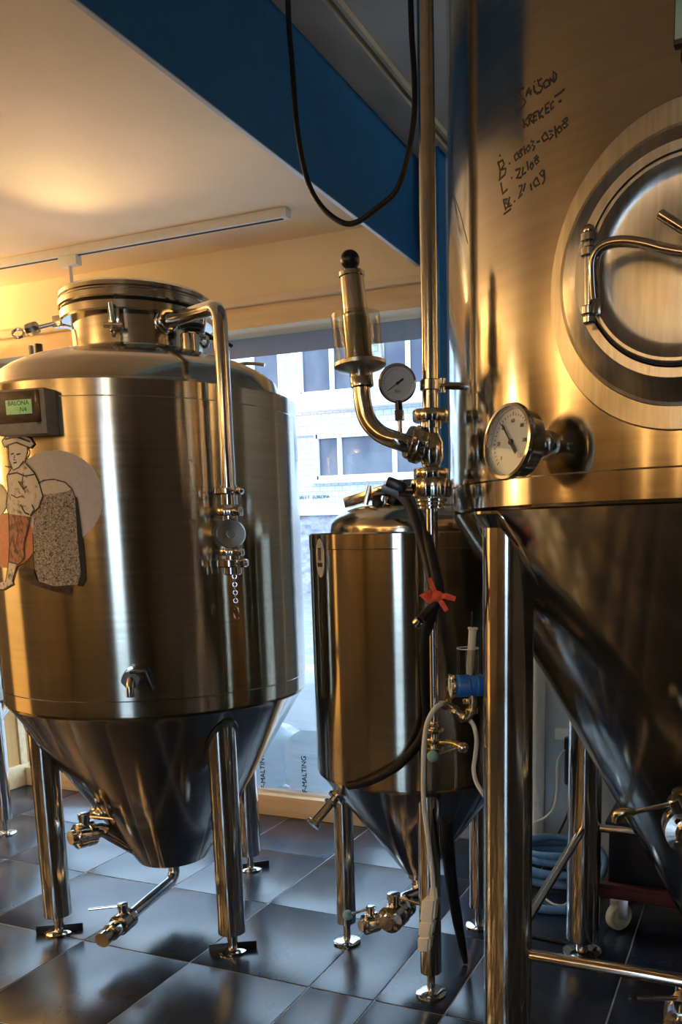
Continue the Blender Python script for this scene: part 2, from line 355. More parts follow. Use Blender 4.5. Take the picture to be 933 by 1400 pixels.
for j in range(-6, 3):
    y0 = 2.003 + TY * j
    for a, b_ in zip(edges[:-1], edges[1:]):
        w = b_ - a; d = min(TY, 3.325 - y0)
        key = (round(w, 3), round(d, 3))
        if key not in meshes: meshes[key] = tile_mesh(w - 0.0045, d - 0.0045)
        t = bpy.data.objects.new('tile', meshes[key]); col.objects.link(t)
        t.location = ((a + b_) / 2, y0 + d / 2, 0.0); t.parent = floor
        t.rotation_euler = (0, 0, 0)
rest = rect(XL, XR, YB, 2.003 - 6 * TY, -0.0022, 0.0).build('tile_field', 'slate', floor, smooth=False)

def struct(name, mb, material, label, cat, parent=None):
    o = mb.build(name, material, parent, smooth=False)
    if parent is None: tag(o, label, cat, kind='structure')
    return o
YE = 1.40
cl = struct('ceiling', rect(XL, XF - 0.012, YB, YW, ZC1, ZC1 + 0.3), 'plaster', 'low peach plaster ceiling above the window side', 'ceiling')
rect(XF - 0.012, XR, YB, YE, ZC1, ZC1 + 0.3).build('ceiling_panel', 'plaster', cl, smooth=False)
struct('ceiling_raised', rect(XF, XR, YE, YW, ZC2, ZC2 + 0.1), 'grey_plaster', 'higher grey ceiling above the large tank', 'ceiling')
fas = struct('trim_1', rect(XF - 0.012, XF, YE, YW - 0.002, 2.372, ZC2 + 0.1), 'blue_paint', 'blue painted fascia beam where the two ceilings meet', 'beam')
rect(XF - 0.013, XF + 0.0005, YE, YW - 0.002, 2.369, 2.3725).build('edge_strip', 'white_frame', fas, smooth=False)
cor = struct('trim_2', rect(XF + 0.001, XF + 0.13, YE, YW - 0.002, ZC2 - 0.012, ZC2), 'cornice', 'beige flat cornice strip beside the blue fascia', 'cornice')
rect(XF + 0.13, XF + 0.145, YE, YW - 0.002, ZC2 - 0.03, ZC2).build('bead', 'cornice', cor, smooth=False)
rect(XF + 0.16, XF + 0.172, YE, YW - 0.002, ZC2 - 0.02, ZC2).build('bead', 'cornice', cor, smooth=False)
struct('trim_3', rect(-1.262, -1.215, 3.25, YW - 0.001, 0.0, ZC2), 'blue_paint', 'narrow blue painted column at the end of the window', 'column')
struct('wall_back', rect(-1.262, XR, YW, YW + 0.15, 0, ZC2 + 0.1), 'white_wall', 'pale grey wall behind the large tank', 'wall')
struct('wall_back_lintel', rect(XL, -1.264, YW, YW + 0.12, 2.325, ZC1 + 0.3), 'cream_wall', 'cream wall strip above the shop window', 'wall')
wl = struct('wall_left', rect(XL - 0.1, XL, YB, 0.65, 0, ZC1 + 0.3), 'tan_wall', 'tan panelled wall with an open doorway at the far side', 'wall')
rect(XL - 0.1, XL, 1.80, YW + 0.15, 0, ZC1 + 0.3).build('wall_panel', 'tan_wall', wl, smooth=False)
rect(XL - 0.1, XL, 0.65, 1.80, 2.35, ZC1 + 0.3).build('wall_panel', 'tan_wall', wl, smooth=False)
# unseen side room, added so its bright doorway reflects as a stripe in tanks
sr = struct('wall_added_room', rect(-6.7, -6.6, -0.2, 2.7, 0, 2.6), 'cream_wall', 'cream wall of an added lit side room beyond the doorway', 'wall')
for a_ in (rect(-6.6, XL - 0.1, -0.2, -0.1, 0, 2.6), rect(-6.6, XL - 0.1, 2.6, 2.7, 0, 2.6)): a_.build('side_wall', 'cream_wall', sr, smooth=False)
rect(-6.7, XL - 0.1, -0.2, 2.7, 2.6, 2.7).build('side_ceiling', 'cream_wall', sr, smooth=False)
rect(-6.7, XL, -0.2, 2.7, -0.05, 0.0).build('side_floor', 'pine', sr, smooth=False)
struct('wall_right', rect(XR, XR + 0.1, YB, YW + 0.15, 0, ZC2 + 0.1), 'brown_wall', 'brown panelled wall on the tank side', 'wall')
wf = struct('wall_front', rect(XL, -0.75, YB - 0.1, YB, 0, ZC2 + 0.1), 'brown_wall', 'brown wood wall opposite the shop window', 'wall')
rect(0.25, XR, YB - 0.1, YB, 0, ZC2 + 0.1).build('wall_panel', 'brown_wall', wf, smooth=False)
rect(-0.75, 0.25, YB - 0.1, YB, 2.25, ZC2 + 0.1).build('wall_panel', 'brown_wall', wf, smooth=False)
dr = rect(-0.74, 0.24, YB - 0.06, YB - 0.05, 0.02, 2.24).build('door_1', 'window_glass', None, smooth=False)
tag(dr, 'glazed street door in the brown wall', 'door', kind='structure')
fr = MB()
for x in (-0.72, 0.22): fr.box((x, YB - 0.05, 1.13), (0.06, 0.06, 2.22), None, 0.004)
for z in (0.06, 2.2): fr.box((-0.25, YB - 0.05, z), (0.98, 0.06, 0.09), None, 0.004)
fr.build('door_frame', 'white_frame', dr)

# shop window: wood surround, raised display ledge, glass, blind
YG = YW + 0.09
zbl = at_y(400, 483, YG + 0.05).z
w1 = rect(-3.69, -1.264, YG, YG + 0.008, 0.07, 2.32).build('window_1', 'window_glass', None, smooth=False)
tag(w1, 'large shop window pane facing the street', 'window', kind='structure')
fr = MB()
for x in (-3.665, -1.285): fr.box((x, YG, 1.19), (0.04, 0.05, 2.26), None, 0.004)
fr.box((-2.475, YG, 0.075), (2.42, 0.05, 0.05), None, 0.004)
fr.build('window_frame', 'white_frame', w1)
rect(-3.66, -1.28, YG + 0.04, YG + 0.046, zbl, 2.36, 0.001).build('roller_blind', 'blind', w1)
tag(rect(XL, -1.264, YW - 0.025, YW + 0.14, 2.21, 2.30, 0.006).build('trim_4', 'pine'), 'light pine head frame above the shop window', 'window frame', kind='structure')
tag(rect(XL, -1.264, YW - 0.045, YW + 0.0, 2.30, 2.33, 0.006).build('trim_5', 'plaster'), 'peach moulding above the pine window frame', 'moulding', kind='structure')
led = rect(-4.2, -1.0, YW + 0.03, 4.3, -0.13, 0.045).build('window_sill', 'stone_base', None, smooth=False)
tag(led, 'grey stone ledge outside the shop window', 'ledge', kind='structure')
tag(rect(-3.68, -1.264, YW - 0.012, YW + 0.03, 0.0, 0.10, 0.004).build('baseboard_back', 'pine'), 'low pine kerb board along the window ledge', 'baseboard', kind='structure')
# pine door pier at the far end of the window
pier = thing('door_2', (-3.75, 3.26, 0), 'pine framed door panel beside the shop window', 'door', kind='structure')
rect(-3.72, -3.695, 3.21, YW + 0.05, 0.12, 2.2).build('panel', 'pine_panel', pier, smooth=False)
rect(-3.73, -3.685, 3.30, 3.345, 0.0, 2.2, 0.004).build('stile', 'pine', pier)
rect(-3.73, -3.685, 3.17, 3.215, 0.0, 2.2, 0.004).build('stile', 'white_frame', pier)
rect(-3.725, -3.684, 3.17, 3.345, 0.0, 0.12, 0.004).build('rail', 'pine', pier)
struct('wall_pier', rect(XL, -3.70, YW, YW + 0.15, 0, 2.5), 'cream_wall', 'cream pier between window and far corner', 'wall')

# street outside
struct('street_ground', rect(-40, 20, YW + 0.16, 60, -0.25, -0.12), 'asphalt', 'grey street pavement outside the window', 'street')
struct('street_ground_rear', rect(-30, 30, -30, YB - 0.12, -0.25, -0.12), 'asphalt', 'grey pavement outside the glazed door', 'street')
YF = 20.0
fac = thing('street_building', (-11, YF, -0.12), 'white brick building across the street with strip windows', 'building')
rect(-30, 8, YF, YF + 1.0, 2.05, 12).build('wall', 'facade', fac, smooth=False)
rect(-30, 8, YF - 0.12, YF + 1.0, -0.12, 1.93).build('stone_base', 'stone_base', fac, smooth=False)
rect(-30, 8, YF - 0.25, YF + 0.2, 1.93, 2.06).build('ledge', 'facade_white', fac, smooth=False)
rect(-30, 8, YF - 0.35, YF + 0.2, 4.55, 4.98).build('ledge', 'facade_white', fac, smooth=False)
rect(-30, 8, YF - 0.10, YF + 0.2, 3.98, 4.08).build('ledge', 'facade_white', fac, smooth=False)
def far_window(x0, x1, z0, z1, mull, shade=None):
    w = MB()
    for x in (x0, x1): w.box((x, YF - 0.05, (z0 + z1) / 2), (0.10, 0.16, z1 - z0 + 0.1), None, 0)
    for z in (z0, z1): w.box(((x0 + x1) / 2, YF - 0.05, z), (x1 - x0, 0.16, 0.10), None, 0)
    for x in mull: w.box((x, YF - 0.04, (z0 + z1) / 2), (0.11, 0.12, z1 - z0), None, 0)
    wo = w.build('window', 'facade_white', fac, smooth=False)
    xx = [x0] + list(mull) + [x1]
    for a, b_ in zip(xx[:-1], xx[1:]):
        rect(a + 0.05, b_ - 0.05, YF - 0.03, YF - 0.01, z0 + 0.05, z1 - 0.05).build('pane', 'far_glass', wo, smooth=False)
    if shade: rect(x0 + 0.06, shade, YF - 0.05, YF - 0.035, z0 + 0.45, z1 - 0.05).build('shutter', 'shutter_teal', wo, smooth=False)
    rect(x0 - 0.2, x1 + 0.2, YF - 0.22, YF, z0 - 0.14, z0 - 0.05).build('sill', 'facade_white', wo, smooth=False)
far_window(-10.90, -7.4, 2.88, 3.92, (-10.24, -8.7))
far_window(-15.3, -11.9, 2.88, 3.92, (-13.8,))
far_window(-6.6, -3.2, 2.88, 3.92, (-5.0,))
far_window(-14.2, -11.9, 5.0, 6.6, (-12.75,), shade=-12.8)
far_window(-11.3, -9.55, 5.0, 6.6, (-10.4,))
far_window(-9.0, -6.5, 5.0, 6.6, (-8.3,))
far_window(-18, -15, 5.0, 6.6, (-16.5,))
text('lettering', 'EUROPA', 0.135, 'ink', fac, mat4((-10.86, YF - 0.02, 2.40), (1, 0, 0), (0, 0, 1), (0, -1, 0)), 0.003)
text('lettering', 'BRITT', 0.135, 'ink', fac, mat4((-11.37, YF - 0.02, 2.40), (1, 0, 0), (0, 0, 1), (0, -1, 0)), 0.003)

# ================================================================== LAMPS
def spot_lamp(loc, target, label, energy, ceiling_z, group=None, size=math.radians(100)):
    loc = Vector(loc); d = (Vector(target) - loc).normalized()
    t = thing('track_spotlight', (loc.x, loc.y, ceiling_z), label, 'spotlight', group)
    MB().box((loc.x, loc.y, ceiling_z - 0.02), (0.10, 0.035, 0.04), None, 0.004).build('adapter', 'lamp_white', t)
    MB().cyl((loc.x, loc.y, ceiling_z - 0.03), loc, 0.008, 12).build('stem', 'lamp_white', t)
    MB().lathe([(0, -0.07), (0.030, -0.07), (0.036, -0.05), (0.036, 0.06), (0.032, 0.06), (0.032, 0.045), (0, 0.045)], loc, d, 24).build('head', 'lamp_white', t)
    MB().lathe([(0, 0.047), (0.030, 0.047), (0.030, 0.050), (0, 0.050)], loc, d, 20).build('bulb', 'bulb', t)
    l = bpy.data.lights.new('spot_light', 'SPOT'); l.energy = energy; l.color = WARM; l.spot_size = size; l.spot_blend = 0.6; l.shadow_soft_size = 0.04
    lo = bpy.data.objects.new('spot_light', l); col.objects.link(lo); lo.parent = t
    lo.location = loc + d * 0.065 - Vector(t.location); lo.rotation_euler = d.to_track_quat('-Z', 'Y').to_euler()
    return t
tr = thing('light_track', (-3.2, 3.03, ZC1), 'white ceiling light track running along the window', 'light track')
rect(XL + 0.1, -1.746, 3.01, 3.05, ZC1 - 0.035, ZC1 - 0.0005, 0.003).build('rail', 'lamp_white', tr)
rect(XL + 0.1, -1.77, 3.024, 3.036, ZC1 - 0.0365, ZC1 - 0.034).build('slot', 'ink', tr, smooth=False)
ta = at_z(93, 350, ZC1 - 0.035)
spot_lamp((ta.x, 3.03, 2.36), (-2.05, 2.2, 2.02), 'white track spotlight shining on the round tank lid', 35, ZC1 - 0.035)
def added_sconce(loc, n, label, energy, group):  # uplighter bowls added out of view to warm the ceiling
    loc = Vector(loc); n = Vector(n)
    t = thing('added_wall_lamp', tuple(loc), label, 'wall lamp', group)
    MB().lathe([(0.0, -0.07), (0.05, -0.062), (0.10, -0.03), (0.125, 0.03), (0.119, 0.03), (0.095, -0.025), (0.0, -0.055)], loc + n * 0.14, (0, 0, 1), 32).build('bowl', 'lamp_white', t)
    MB().bar(loc, loc + n * 0.05, 0.05, 0.08, 0.004).build('bracket', 'lamp_white', t)
    MB().sphere(loc + n * 0.14 + Vector((0, 0, -0.01)), 0.03, 16).build('bulb', 'bulb', t)
    l = bpy.data.lights.new('added_lamp_light', 'SPOT'); l.energy = energy; l.color = WARM; l.spot_size = math.radians(165); l.spot_blend = 0.5; l.shadow_soft_size = 0.05
    lo = bpy.data.objects.new('added_lamp_light', l); col.objects.link(lo); lo.parent = t; lo.location = n * 0.14 + Vector((0, 0, 0.035)); lo.rotation_euler = (PI, 0, 0)
G = 'added warm uplighter bowls that light the ceiling'
for y, l_ in ((2.55, 'added warm uplighter bowl on the tan wall, nearer the shop window'), (-0.9, 'added warm uplighter bowl on the tan wall, away from the shop window')): added_sconce((XL, y, 1.85), (1, 0, 0), l_, 260, G)
gl_ = thing('added_globe_lamp', (-5.8, 1.25, 2.6), 'added warm globe lamp hanging in the side room', 'lamp')  # globe added to light the side room for the tank's yellow stripe
MB().cyl((-5.8, 1.25, 2.6), (-5.8, 1.25, 2.2), 0.005, 8).build('cord', 'rubber', gl_)
MB().sphere((-5.8, 1.25, 2.08), 0.12, 24).build('globe', 'added_globe_glow', gl_)
for x, l_ in ((-3.4, 'added warm uplighter bowl on the brown wall by the tan wall corner'), (-2.0, 'added warm uplighter bowl on the brown wall by the glazed door')): added_sconce((x, YB, 1.85), (0, 1, 0), l_, 180, G)
def added_batten(x, y, L, z, label, zc):  # strips added out of view to brighten the raised ceiling and fascia
    t = thing('added_strip_light', (x, y, zc), label, 'strip light', 'added suspended strip lights')
    MB().box((x, y, z + 0.035), (0.06, L, 0.03), None, 0.004).build('housing', 'lamp_white', t)
    MB().cyl((x, y - L / 2 + 0.03, z), (x, y + L / 2 - 0.03, z), 0.016, 16).build('tube', 'added_tube_glow', t)
    MB().cyl((x, y - L / 2 + 0.03, z + 0.07), (x, y + L / 2 - 0.03, z + 0.07), 0.016, 16).build('tube', 'added_tube_glow', t)
    for s_ in (-1, 1): MB().cyl((x, y + s_ * L * 0.4, z + 0.04), (x, y + s_ * L * 0.4, zc), 0.003, 8).build('hanger', 'steel', t)
added_batten(1.15, 2.0, 1.3, 2.55, 'added suspended strip light in the raised ceiling beside the large tank', ZC2); added_batten(-0.6, -2.2, 1.3, 2.40, 'added suspended strip light in front of the glazed door', ZC1)

# ================================================================== FITTINGS
def nut(o, axis, r, h, sides=10):
    """slotted union nut: ring with grip notches"""
    o = Vector(o); u, v, a = frame(axis); mb = MB()
    n = sides * 4; rad = [r if (i % 4) in (0, 1) else r * 0.93 for i in range(n)]
    vs_ = []; fs = []
    for hh, k in ((-h / 2, 0.94), (-h / 2 + h * 0.15, 1), (h / 2 - h * 0.15, 1), (h / 2, 0.94)):
        for i in range(n):
            t = 2 * PI * i / n; vs_.append(o + a * hh + u * (rad[i] * k * math.cos(t)) + v * (rad[i] * k * math.sin(t)))
    for q in range(3):
        for i in range(n): j = (i + 1) % n; fs.append([q * n + i, q * n + j, (q + 1) * n + j, (q + 1) * n + i])
    fs.append(list(range(n))[::-1]); fs.append([3 * n + i for i in range(n)])
    return mb.add(vs_, fs)
def clamp(o, axis, r, h=0.016, wing=None):
    """hygienic clamp band with its bolt lug"""
    o = Vector(o); mb = MB(); mb.ring(o, axis, r * 0.7, r, h, 32, 0.003)
    u, v, a = frame(axis); w = Vector(wing).normalized() if wing else u
    mb.box(o + w * (r + 0.006), (0.018, 0.018, h * 1.05), Matrix((w, a.cross(w), a)).transposed(), 0.003)
    mb.cyl(o + w * (r + 0.008) - a.cross(w) * 0.018, o + w * (r + 0.008) + a.cross(w) * 0.02, 0.004, 10)
    return mb
def foot(parent, x, y, r, plate=None, z_leg=0.06, disc=0.048):
    MB().cyl((x, y, 0.008), (x, y, z_leg + 0.01), r * 0.38, 16).build('foot_stem', 'steel', parent)
    mb = MB().lathe([(0, 0.001), (disc, 0.001), (disc, 0.007), (disc * 0.8, 0.011), (r * 0.5, 0.014), (0, 0.014)], (x, y, 0), (0, 0, 1), 32)
    mb.build('foot_pad', 'steel', parent)
    if plate is not None:
        d = Vector((math.cos(plate), math.sin(plate), 0))
        MB().bar(Vector((x, y, 0.004)) - d * 0.075, Vector((x, y, 0.004)) + d * 0.075, 0.006, 0.045, 0.001).build('floor_plate', 'black_plastic', parent)
def ball_valve(parent, o, axis, r, L, stem=(0, 0, 1), lever=None, lever_len=0.08, knob=None, name='valve', bolts=True):
    """three-piece valve: round body, end nuts, stem and lever"""
    o = Vector(o); a = Vector(axis).normalized(); st = Vector(stem).normalized()
    mb = MB().lathe([(0, -L / 2), (r * 0.55, -L / 2), (r * 0.6, -L * 0.42), (r * 0.6, -L * 0.32), (r, -L * 0.28), (r, -L * 0.08), (r * 0.93, -L * 0.06), (r * 0.93, L * 0.06), (r, L * 0.08),
                     (r, L * 0.28), (r * 0.6, L * 0.32), (r * 0.6, L * 0.42), (r * 0.55, L / 2), (0, L / 2)], o, a, 32)
    body = mb.build(name, 'steel', parent)
    if bolts:
        u, v, _ = frame(a)
        for k in range(4):
            t = PI / 4 + k * PI / 2
            for sg in (-1, 1):
                p = o + u * (r * 0.72 * math.cos(t)) + v * (r * 0.72 * math.sin(t)); MB().cyl(p + a * sg * L * 0.27, p + a * sg * L * 0.33, r * 0.14, 6).build('bolt', 'steel', body)
    top = o + st * (r * 1.75)
    MB().lathe([(0, 0), (r * 0.42, 0), (r * 0.42, r * 1.3), (r * 0.5, r * 1.35), (r * 0.5, r * 1.75), (r * 0.42, r * 1.8), (0, r * 1.8)], o, st, 20).build('valve_stem', 'steel', body)
    if lever is not None:
        lv = Vector(lever).normalized(); p0 = o + st * (r * 1.55)
        MB().tube([p0, p0 + lv * lever_len * 0.5, p0 + lv * lever_len], 0.0045, 10, 2).build('lever', 'steel', body)
        if knob: MB().sphere(p0 + lv * lever_len, 0.015, 20).build('knob', knob, body)
    return body

# ================================================================== TANK WITH THE PRINTED BOY
cL = (-1.893, 2.305); RL = 0.488; ZR, ZS = 0.80, 1.745
TL = thing('fermentation_tank', (cL[0], cL[1], 0), 'steel conical fermentation tank with round lid and printed boy sticker', 'tank')
O = (cL[0], cL[1], 0)
body = MB().lathe([(RL - 0.01, ZR + 0.001), (RL, ZR + 0.006), (RL, ZR + 0.05), (RL + 0.0015, ZR + 0.053), (RL + 0.0015, ZS - 0.055), (RL, ZS - 0.052), (RL, ZS - 0.008), (RL - 0.004, ZS - 0.001), (RL - 0.012, ZS + 0.002), (0.40, ZS + 0.004)], O, (0, 0, 1), 160).build('body', 'tank_steel', TL, 20)
dome = [(0.452, ZS + 0.002)]
for k in range(1, 13):
    t = k / 12; r = 0.452 - (0.452 - 0.195) * t; dome.append((r, ZS + 0.004 + 0.138 * math.sqrt(max(0, 1 - ((r - 0.0) / 0.456)**2)) / math.sqrt(1 - (0.195 / 0.456)**2)))
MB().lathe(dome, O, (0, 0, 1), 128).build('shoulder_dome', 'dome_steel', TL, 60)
neck = MB().lathe([(0.200, 1.875), (0.200, 1.985), (0.190, 1.985), (0.190, 1.875)], O, (0, 0, 1), 96).build('neck', 'dome_steel', TL)
MB().torus((cL[0], cL[1], 1.886), (0, 0, 1), 0.201, 0.005, 80, 10).build('weld_seam', 'steel', neck)
lid = MB().lathe([(0.19, 1.978), (0.226, 1.978), (0.232, 1.982), (0.232, 2.004), (0.226, 2.008), (0.224, 2.012), (0.232, 2.014), (0.236, 2.018), (0.236, 2.034), (0.231, 2.039), (0.226, 2.040),
                  (0.226, 2.044), (0.232, 2.047), (0.232, 2.058), (0.222, 2.066), (0.15, 2.085), (0, 2.095)], O, (0, 0, 1), 128).build('lid', 'dome_steel', TL, 25)
MB().ring((cL[0], cL[1], 2.0105), (0, 0, 1), 0.20, 0.227, 0.005, 96, 0.001).build('gasket', 'rubber', lid)
# swing bolts and clamp lugs round the neck
def lug(px, py, r=0.215):
    p = on_cyl(px, py, cL, r); d = Vector((p.x - cL[0], p.y - cL[1], 0)).normalized(); tt = Vector((-d.y, d.x, 0))
    R_ = Matrix((d, tt, Vector((0, 0, 1)))).transposed()
    g = MB().box(Vector((p.x, p.y, 1.955)) , (0.03, 0.035, 0.05), R_, 0.004).build('clamp_lug', 'steel', TL)
    MB().cyl(Vector((p.x, p.y, 1.93)) + d * 0.02 - tt * 0.028, Vector((p.x, p.y, 1.93)) + d * 0.02 + tt * 0.028, 0.008, 12).build('pivot_pin', 'steel', g)
    q = Vector((p.x, p.y, 1.94)) + d * 0.022
    MB().cyl(q, q + Vector((0, 0, 0.05)) + d * 0.012, 0.007, 12).build('swing_bolt', 'steel', g)
    MB().torus(q + Vector((0, 0, -0.028)) + d * 0.006, tt, 0.013, 0.005, 20, 8).build('eye_nut', 'steel', g)
    return g
lug(158, 437); lug(268, 442)
p0 = near_axis(84, 440, (cL[0] - 0.19, cL[1] - 0.1)); p1 = near_axis(52, 447, (cL[0] - 0.26, cL[1] - 0.14)); p2 = near_axis(36, 452, (cL[0] - 0.30, cL[1] - 0.16)); p3 = near_axis(25, 456, (cL[0] - 0.33, cL[1] - 0.17))
sb = MB().cyl(p0, p2, 0.007, 12).build('swing_bolt', 'steel', TL)
MB().lathe([(0, 0), (0.017, 0), (0.02, 0.006), (0.02, 0.032), (0.017, 0.038), (0, 0.038)], p1, p2 - p1, 8).build('bolt_nut', 'brushed', sb)
MB().torus(p3, (0.4, -0.7, 0.5), 0.017, 0.0045, 28, 10).build('eye_ring', 'steel', sb)
MB().box(p0, (0.05, 0.03, 0.035), None, 0.004).build('hinge_block', 'steel', sb)
# clamp levers behind the pipe
for a_, b_ in (((268, 452), (300, 470)), ((285, 462), (318, 474))):
    q0 = near_axis(*a_, (cL[0] + 0.2, cL[1] + 0.05)); q1 = near_axis(*b_, (cL[0] + 0.26, cL[1] + 0.1))
    MB().tube([q0, (q0 + q1) / 2 + Vector((0, 0, 0.008)), q1], 0.006, 10, 3).build('clamp_lever', 'black_plastic', TL)
MB().lathe([(0, 0), (0.022, 0), (0.028, 0.005), (0.028, 0.055), (0.022, 0.06), (0, 0.06)], near_axis(261, 484, (cL[0] + 0.17, cL[1] - 0.14)), (0, 0, 1), 24).build('vent_valve', 'steel', TL)
MB().torus(near_axis(263, 447, (cL[0] + 0.17, cL[1] - 0.14)), (0, 0, 1), 0.03, 0.008, 28, 10).build('vent_ring', 'black_plastic', TL)
# lifting eye at the back edge of the dome and a small bolt
MB().tube([near_axis(316, 505, (cL[0] + 0.28, cL[1] + 0.25)), near_axis(330, 498, (cL[0] + 0.28, cL[1] + 0.25)), near_axis(345, 497, (cL[0] + 0.3, cL[1] + 0.25)), near_axis(362, 499, (cL[0] + 0.33, cL[1] + 0.25))], 0.006, 10, 4).build('lifting_eye', 'steel', TL)
q = near_axis(43, 478, (cL[0] - 0.3, cL[1])); MB().cyl(q - Vector((0, 0, 0.03)), q + Vector((0, 0, 0.012)), 0.008, 10).build('vent_stub', 'steel', TL)
q = near_axis(53, 474, (cL[0] - 0.27, cL[1])); MB().cyl(q - Vector((0, 0, 0.03)), q + Vector((0, 0, 0.008)), 0.012, 8).build('vent_cap', 'black_plastic', TL)
# cone
ZB, RBm = 0.20, 0.115
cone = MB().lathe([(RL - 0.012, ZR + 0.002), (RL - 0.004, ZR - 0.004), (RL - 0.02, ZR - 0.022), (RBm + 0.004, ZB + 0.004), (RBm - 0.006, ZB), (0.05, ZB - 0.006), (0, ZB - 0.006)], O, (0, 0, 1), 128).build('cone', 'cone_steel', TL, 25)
def cone_z(r, R1, Z1, R0, Z0): return Z1 - (R1 - r) / (R1 - R0) * (Z1 - Z0)
def leg_on_cone(parent, x, y, c, R1, Z1, R0, Z0, r, plate=None, z_leg=0.06, disc=0.048, pad=True):
    d = math.hypot(x - c[0], y - c[1]); zt = cone_z(min(d + r, R1), R1, Z1, R0, Z0)
    top = []
    g = MB(); seg = 36; vs_ = []; fs = []
    for i in range(seg):
        t = 2 * PI * i / seg; X = x + r * math.cos(t); Y = y + r * math.sin(t)
        vs_.append((X, Y, z_leg)); vs_.append((X, Y, cone_z(min(math.hypot(X - c[0], Y - c[1]), R1 - 0.004), R1, Z1, R0, Z0) + 0.004))
    for i in range(seg): j = (i + 1) % seg; fs.append([2 * i, 2 * j, 2 * j + 1, 2 * i + 1])
    fs.append([2 * i for i in range(seg)][::-1]); g.add(vs_, fs)
    lg = g.build('leg', 'steel', parent)
    if pad:
        vs_ = []; fs = []; rp = r * (1.45 if r > 0.05 else 1.22)
        for i in range(seg):
            t = 2 * PI * i / seg
            for rr, dz in ((0.0, 0), (rp * 0.93, -0.004), (rp, -0.001), (rp, 0.004)):
                X = x + rr * math.cos(t); Y = y + rr * math.sin(t)
                vs_.append((X, Y, cone_z(min(math.hypot(X - c[0], Y - c[1]), R1 - 0.004), R1, Z1, R0, Z0) + dz - (0.004 if rr == 0 else 0)))
        for i in range(seg):
            j = (i + 1) % seg
            for k in range(3): fs.append([4 * i + k, 4 * j + k, 4 * j + k + 1, 4 * i + k + 1])
        MB().add(vs_, fs).build('weld_pad', 'cone_steel', lg)
    foot(lg, x, y, r, plate, z_leg, disc)
    return lg
for px, py, pl in ((82, 1274, 0.55), (319, 1299, 0.55), (343, 1188, 0.75)):
    q = at_z(px, py, 0); leg_on_cone(TL, q.x, q.y, cL, RL, ZR, RBm, ZB, 0.0435, pl, 0.065)
# pipe from the neck down the side
pv = on_cyl(306, 540, cL, 0.56); th = math.atan2(pv.y - cL[1], pv.x - cL[0]); dn = Vector((math.cos(th), math.sin(th), 0))
z_top = near_axis(298, 418, pv).z; st = Vector((cL[0], cL[1], 0)) + dn * 0.20
z_n = near_axis(222, 440, st).z
z1 = near_axis(313, 664, pv).z
pipe = MB().bend([Vector((st.x, st.y, z_n)), Vector((pv.x, pv.y, z_top)), Vector((pv.x, pv.y, z1))], 0.0205, 0.045).build('side_pipe', 'steel', TL)
for k in (0.012, 0.032): clamp(Vector((st.x, st.y, z_n)) + dn * k, Vector((pv.x, pv.y, z_top)) - Vector((st.x, st.y, z_n)), 0.034 if k < 0.02 else 0.03, 0.016).build('pipe_clamp', 'steel', pipe)
def zp(py): return near_axis(313, py, pv).z
clamp((pv.x, pv.y, zp(672)), (0, 0, 1), 0.042, 0.018, (0.8, -0.5, 0)).build('pipe_clamp', 'steel', pipe)
MB().cyl((pv.x, pv.y, zp(690)), (pv.x, pv.y, zp(664)), 0.024, 24).build('spool', 'steel', pipe)
nut((pv.x, pv.y, zp(700)), (0, 0, 1), 0.038, 0.022).build('union_nut', 'steel', pipe)
vd = (CAM_C - Vector((pv.x, pv.y, zp(730)))); vd.z = 0; vd.normalize()
vb = MB().lathe([(0, -0.04), (0.036, -0.04), (0.041, -0.03), (0.041, 0.026), (0.037, 0.034), (0.012, 0.032), (0.010, 0.037), (0, 0.037)], Vector((pv.x, pv.y, zp(730))), vd, 36).build('check_valve', 'brushed', pipe)
MB().cyl((pv.x, pv.y, zp(765)), (pv.x, pv.y, zp(700)), 0.022, 24).build('spool', 'steel', pipe)
nut((pv.x, pv.y, zp(755)), (0, 0, 1), 0.036, 0.02).build('union_nut', 'steel', pipe)
clamp((pv.x, pv.y, zp(770)), (0, 0, 1), 0.046, 0.022, (0.8, -0.5, 0)).build('pipe_clamp', 'steel', pipe)
MB().cyl((pv.x, pv.y, zp(786)), (pv.x, pv.y, zp(772)), 0.026, 24, None, 0.003).build('end_cap', 'steel', pipe)
ch = MB()
for k in range(7): ch.torus((pv.x + 0.012, pv.y - 0.01, zp(788 + k * 5.5)), (1, 0.4, 0) if k % 2 else (-0.4, 1, 0), 0.006, 0.0014, 14, 6)
ch.torus((pv.x + 0.012, pv.y - 0.01, zp(838)), (0.5, 0.8, 0), 0.018, 0.002, 28, 8)
ch.build('chain', 'steel', pipe)
# sample tap on the front
p = on_cyl(184, 925, cL, RL); n = Vector((p.x - cL[0], p.y - cL[1], 0)).normalized(); t_ = Vector((-n.y, n.x, 0))
tap = MB().lathe([(0.030, -0.002), (0.030, 0.004), (0.018, 0.006), (0.018, 0.03), (0.026, 0.03), (0.026, 0.05), (0, 0.05)], p, n, 28).build('sample_tap', 'steel', TL)
nut(p + n * 0.055, n, 0.026, 0.022, 6).build('tap_nut', 'steel', tap)
MB().tube([p + n * 0.06, p + n * 0.075 - Vector((0, 0, 0.015)), p + n * 0.078 - Vector((0, 0, 0.045))], 0.011, 12, 4).build('spout', 'steel', tap)
MB().bar(p + n * 0.06 + Vector((0, 0, 0.022)), p + n * 0.065 + t_ * 0.045 + Vector((0, 0, 0.024)), 0.018, 0.010, 0.003).build('tap_handle', 'black_plastic', tap)
MB().bar(p + n * 0.065 + t_ * 0.042 + Vector((0, 0, 0.026)), p + n * 0.07 + t_ * 0.062 - Vector((0, 0, 0.03)), 0.014, 0.009, 0.003).build('tap_handle', 'black_plastic', tap)
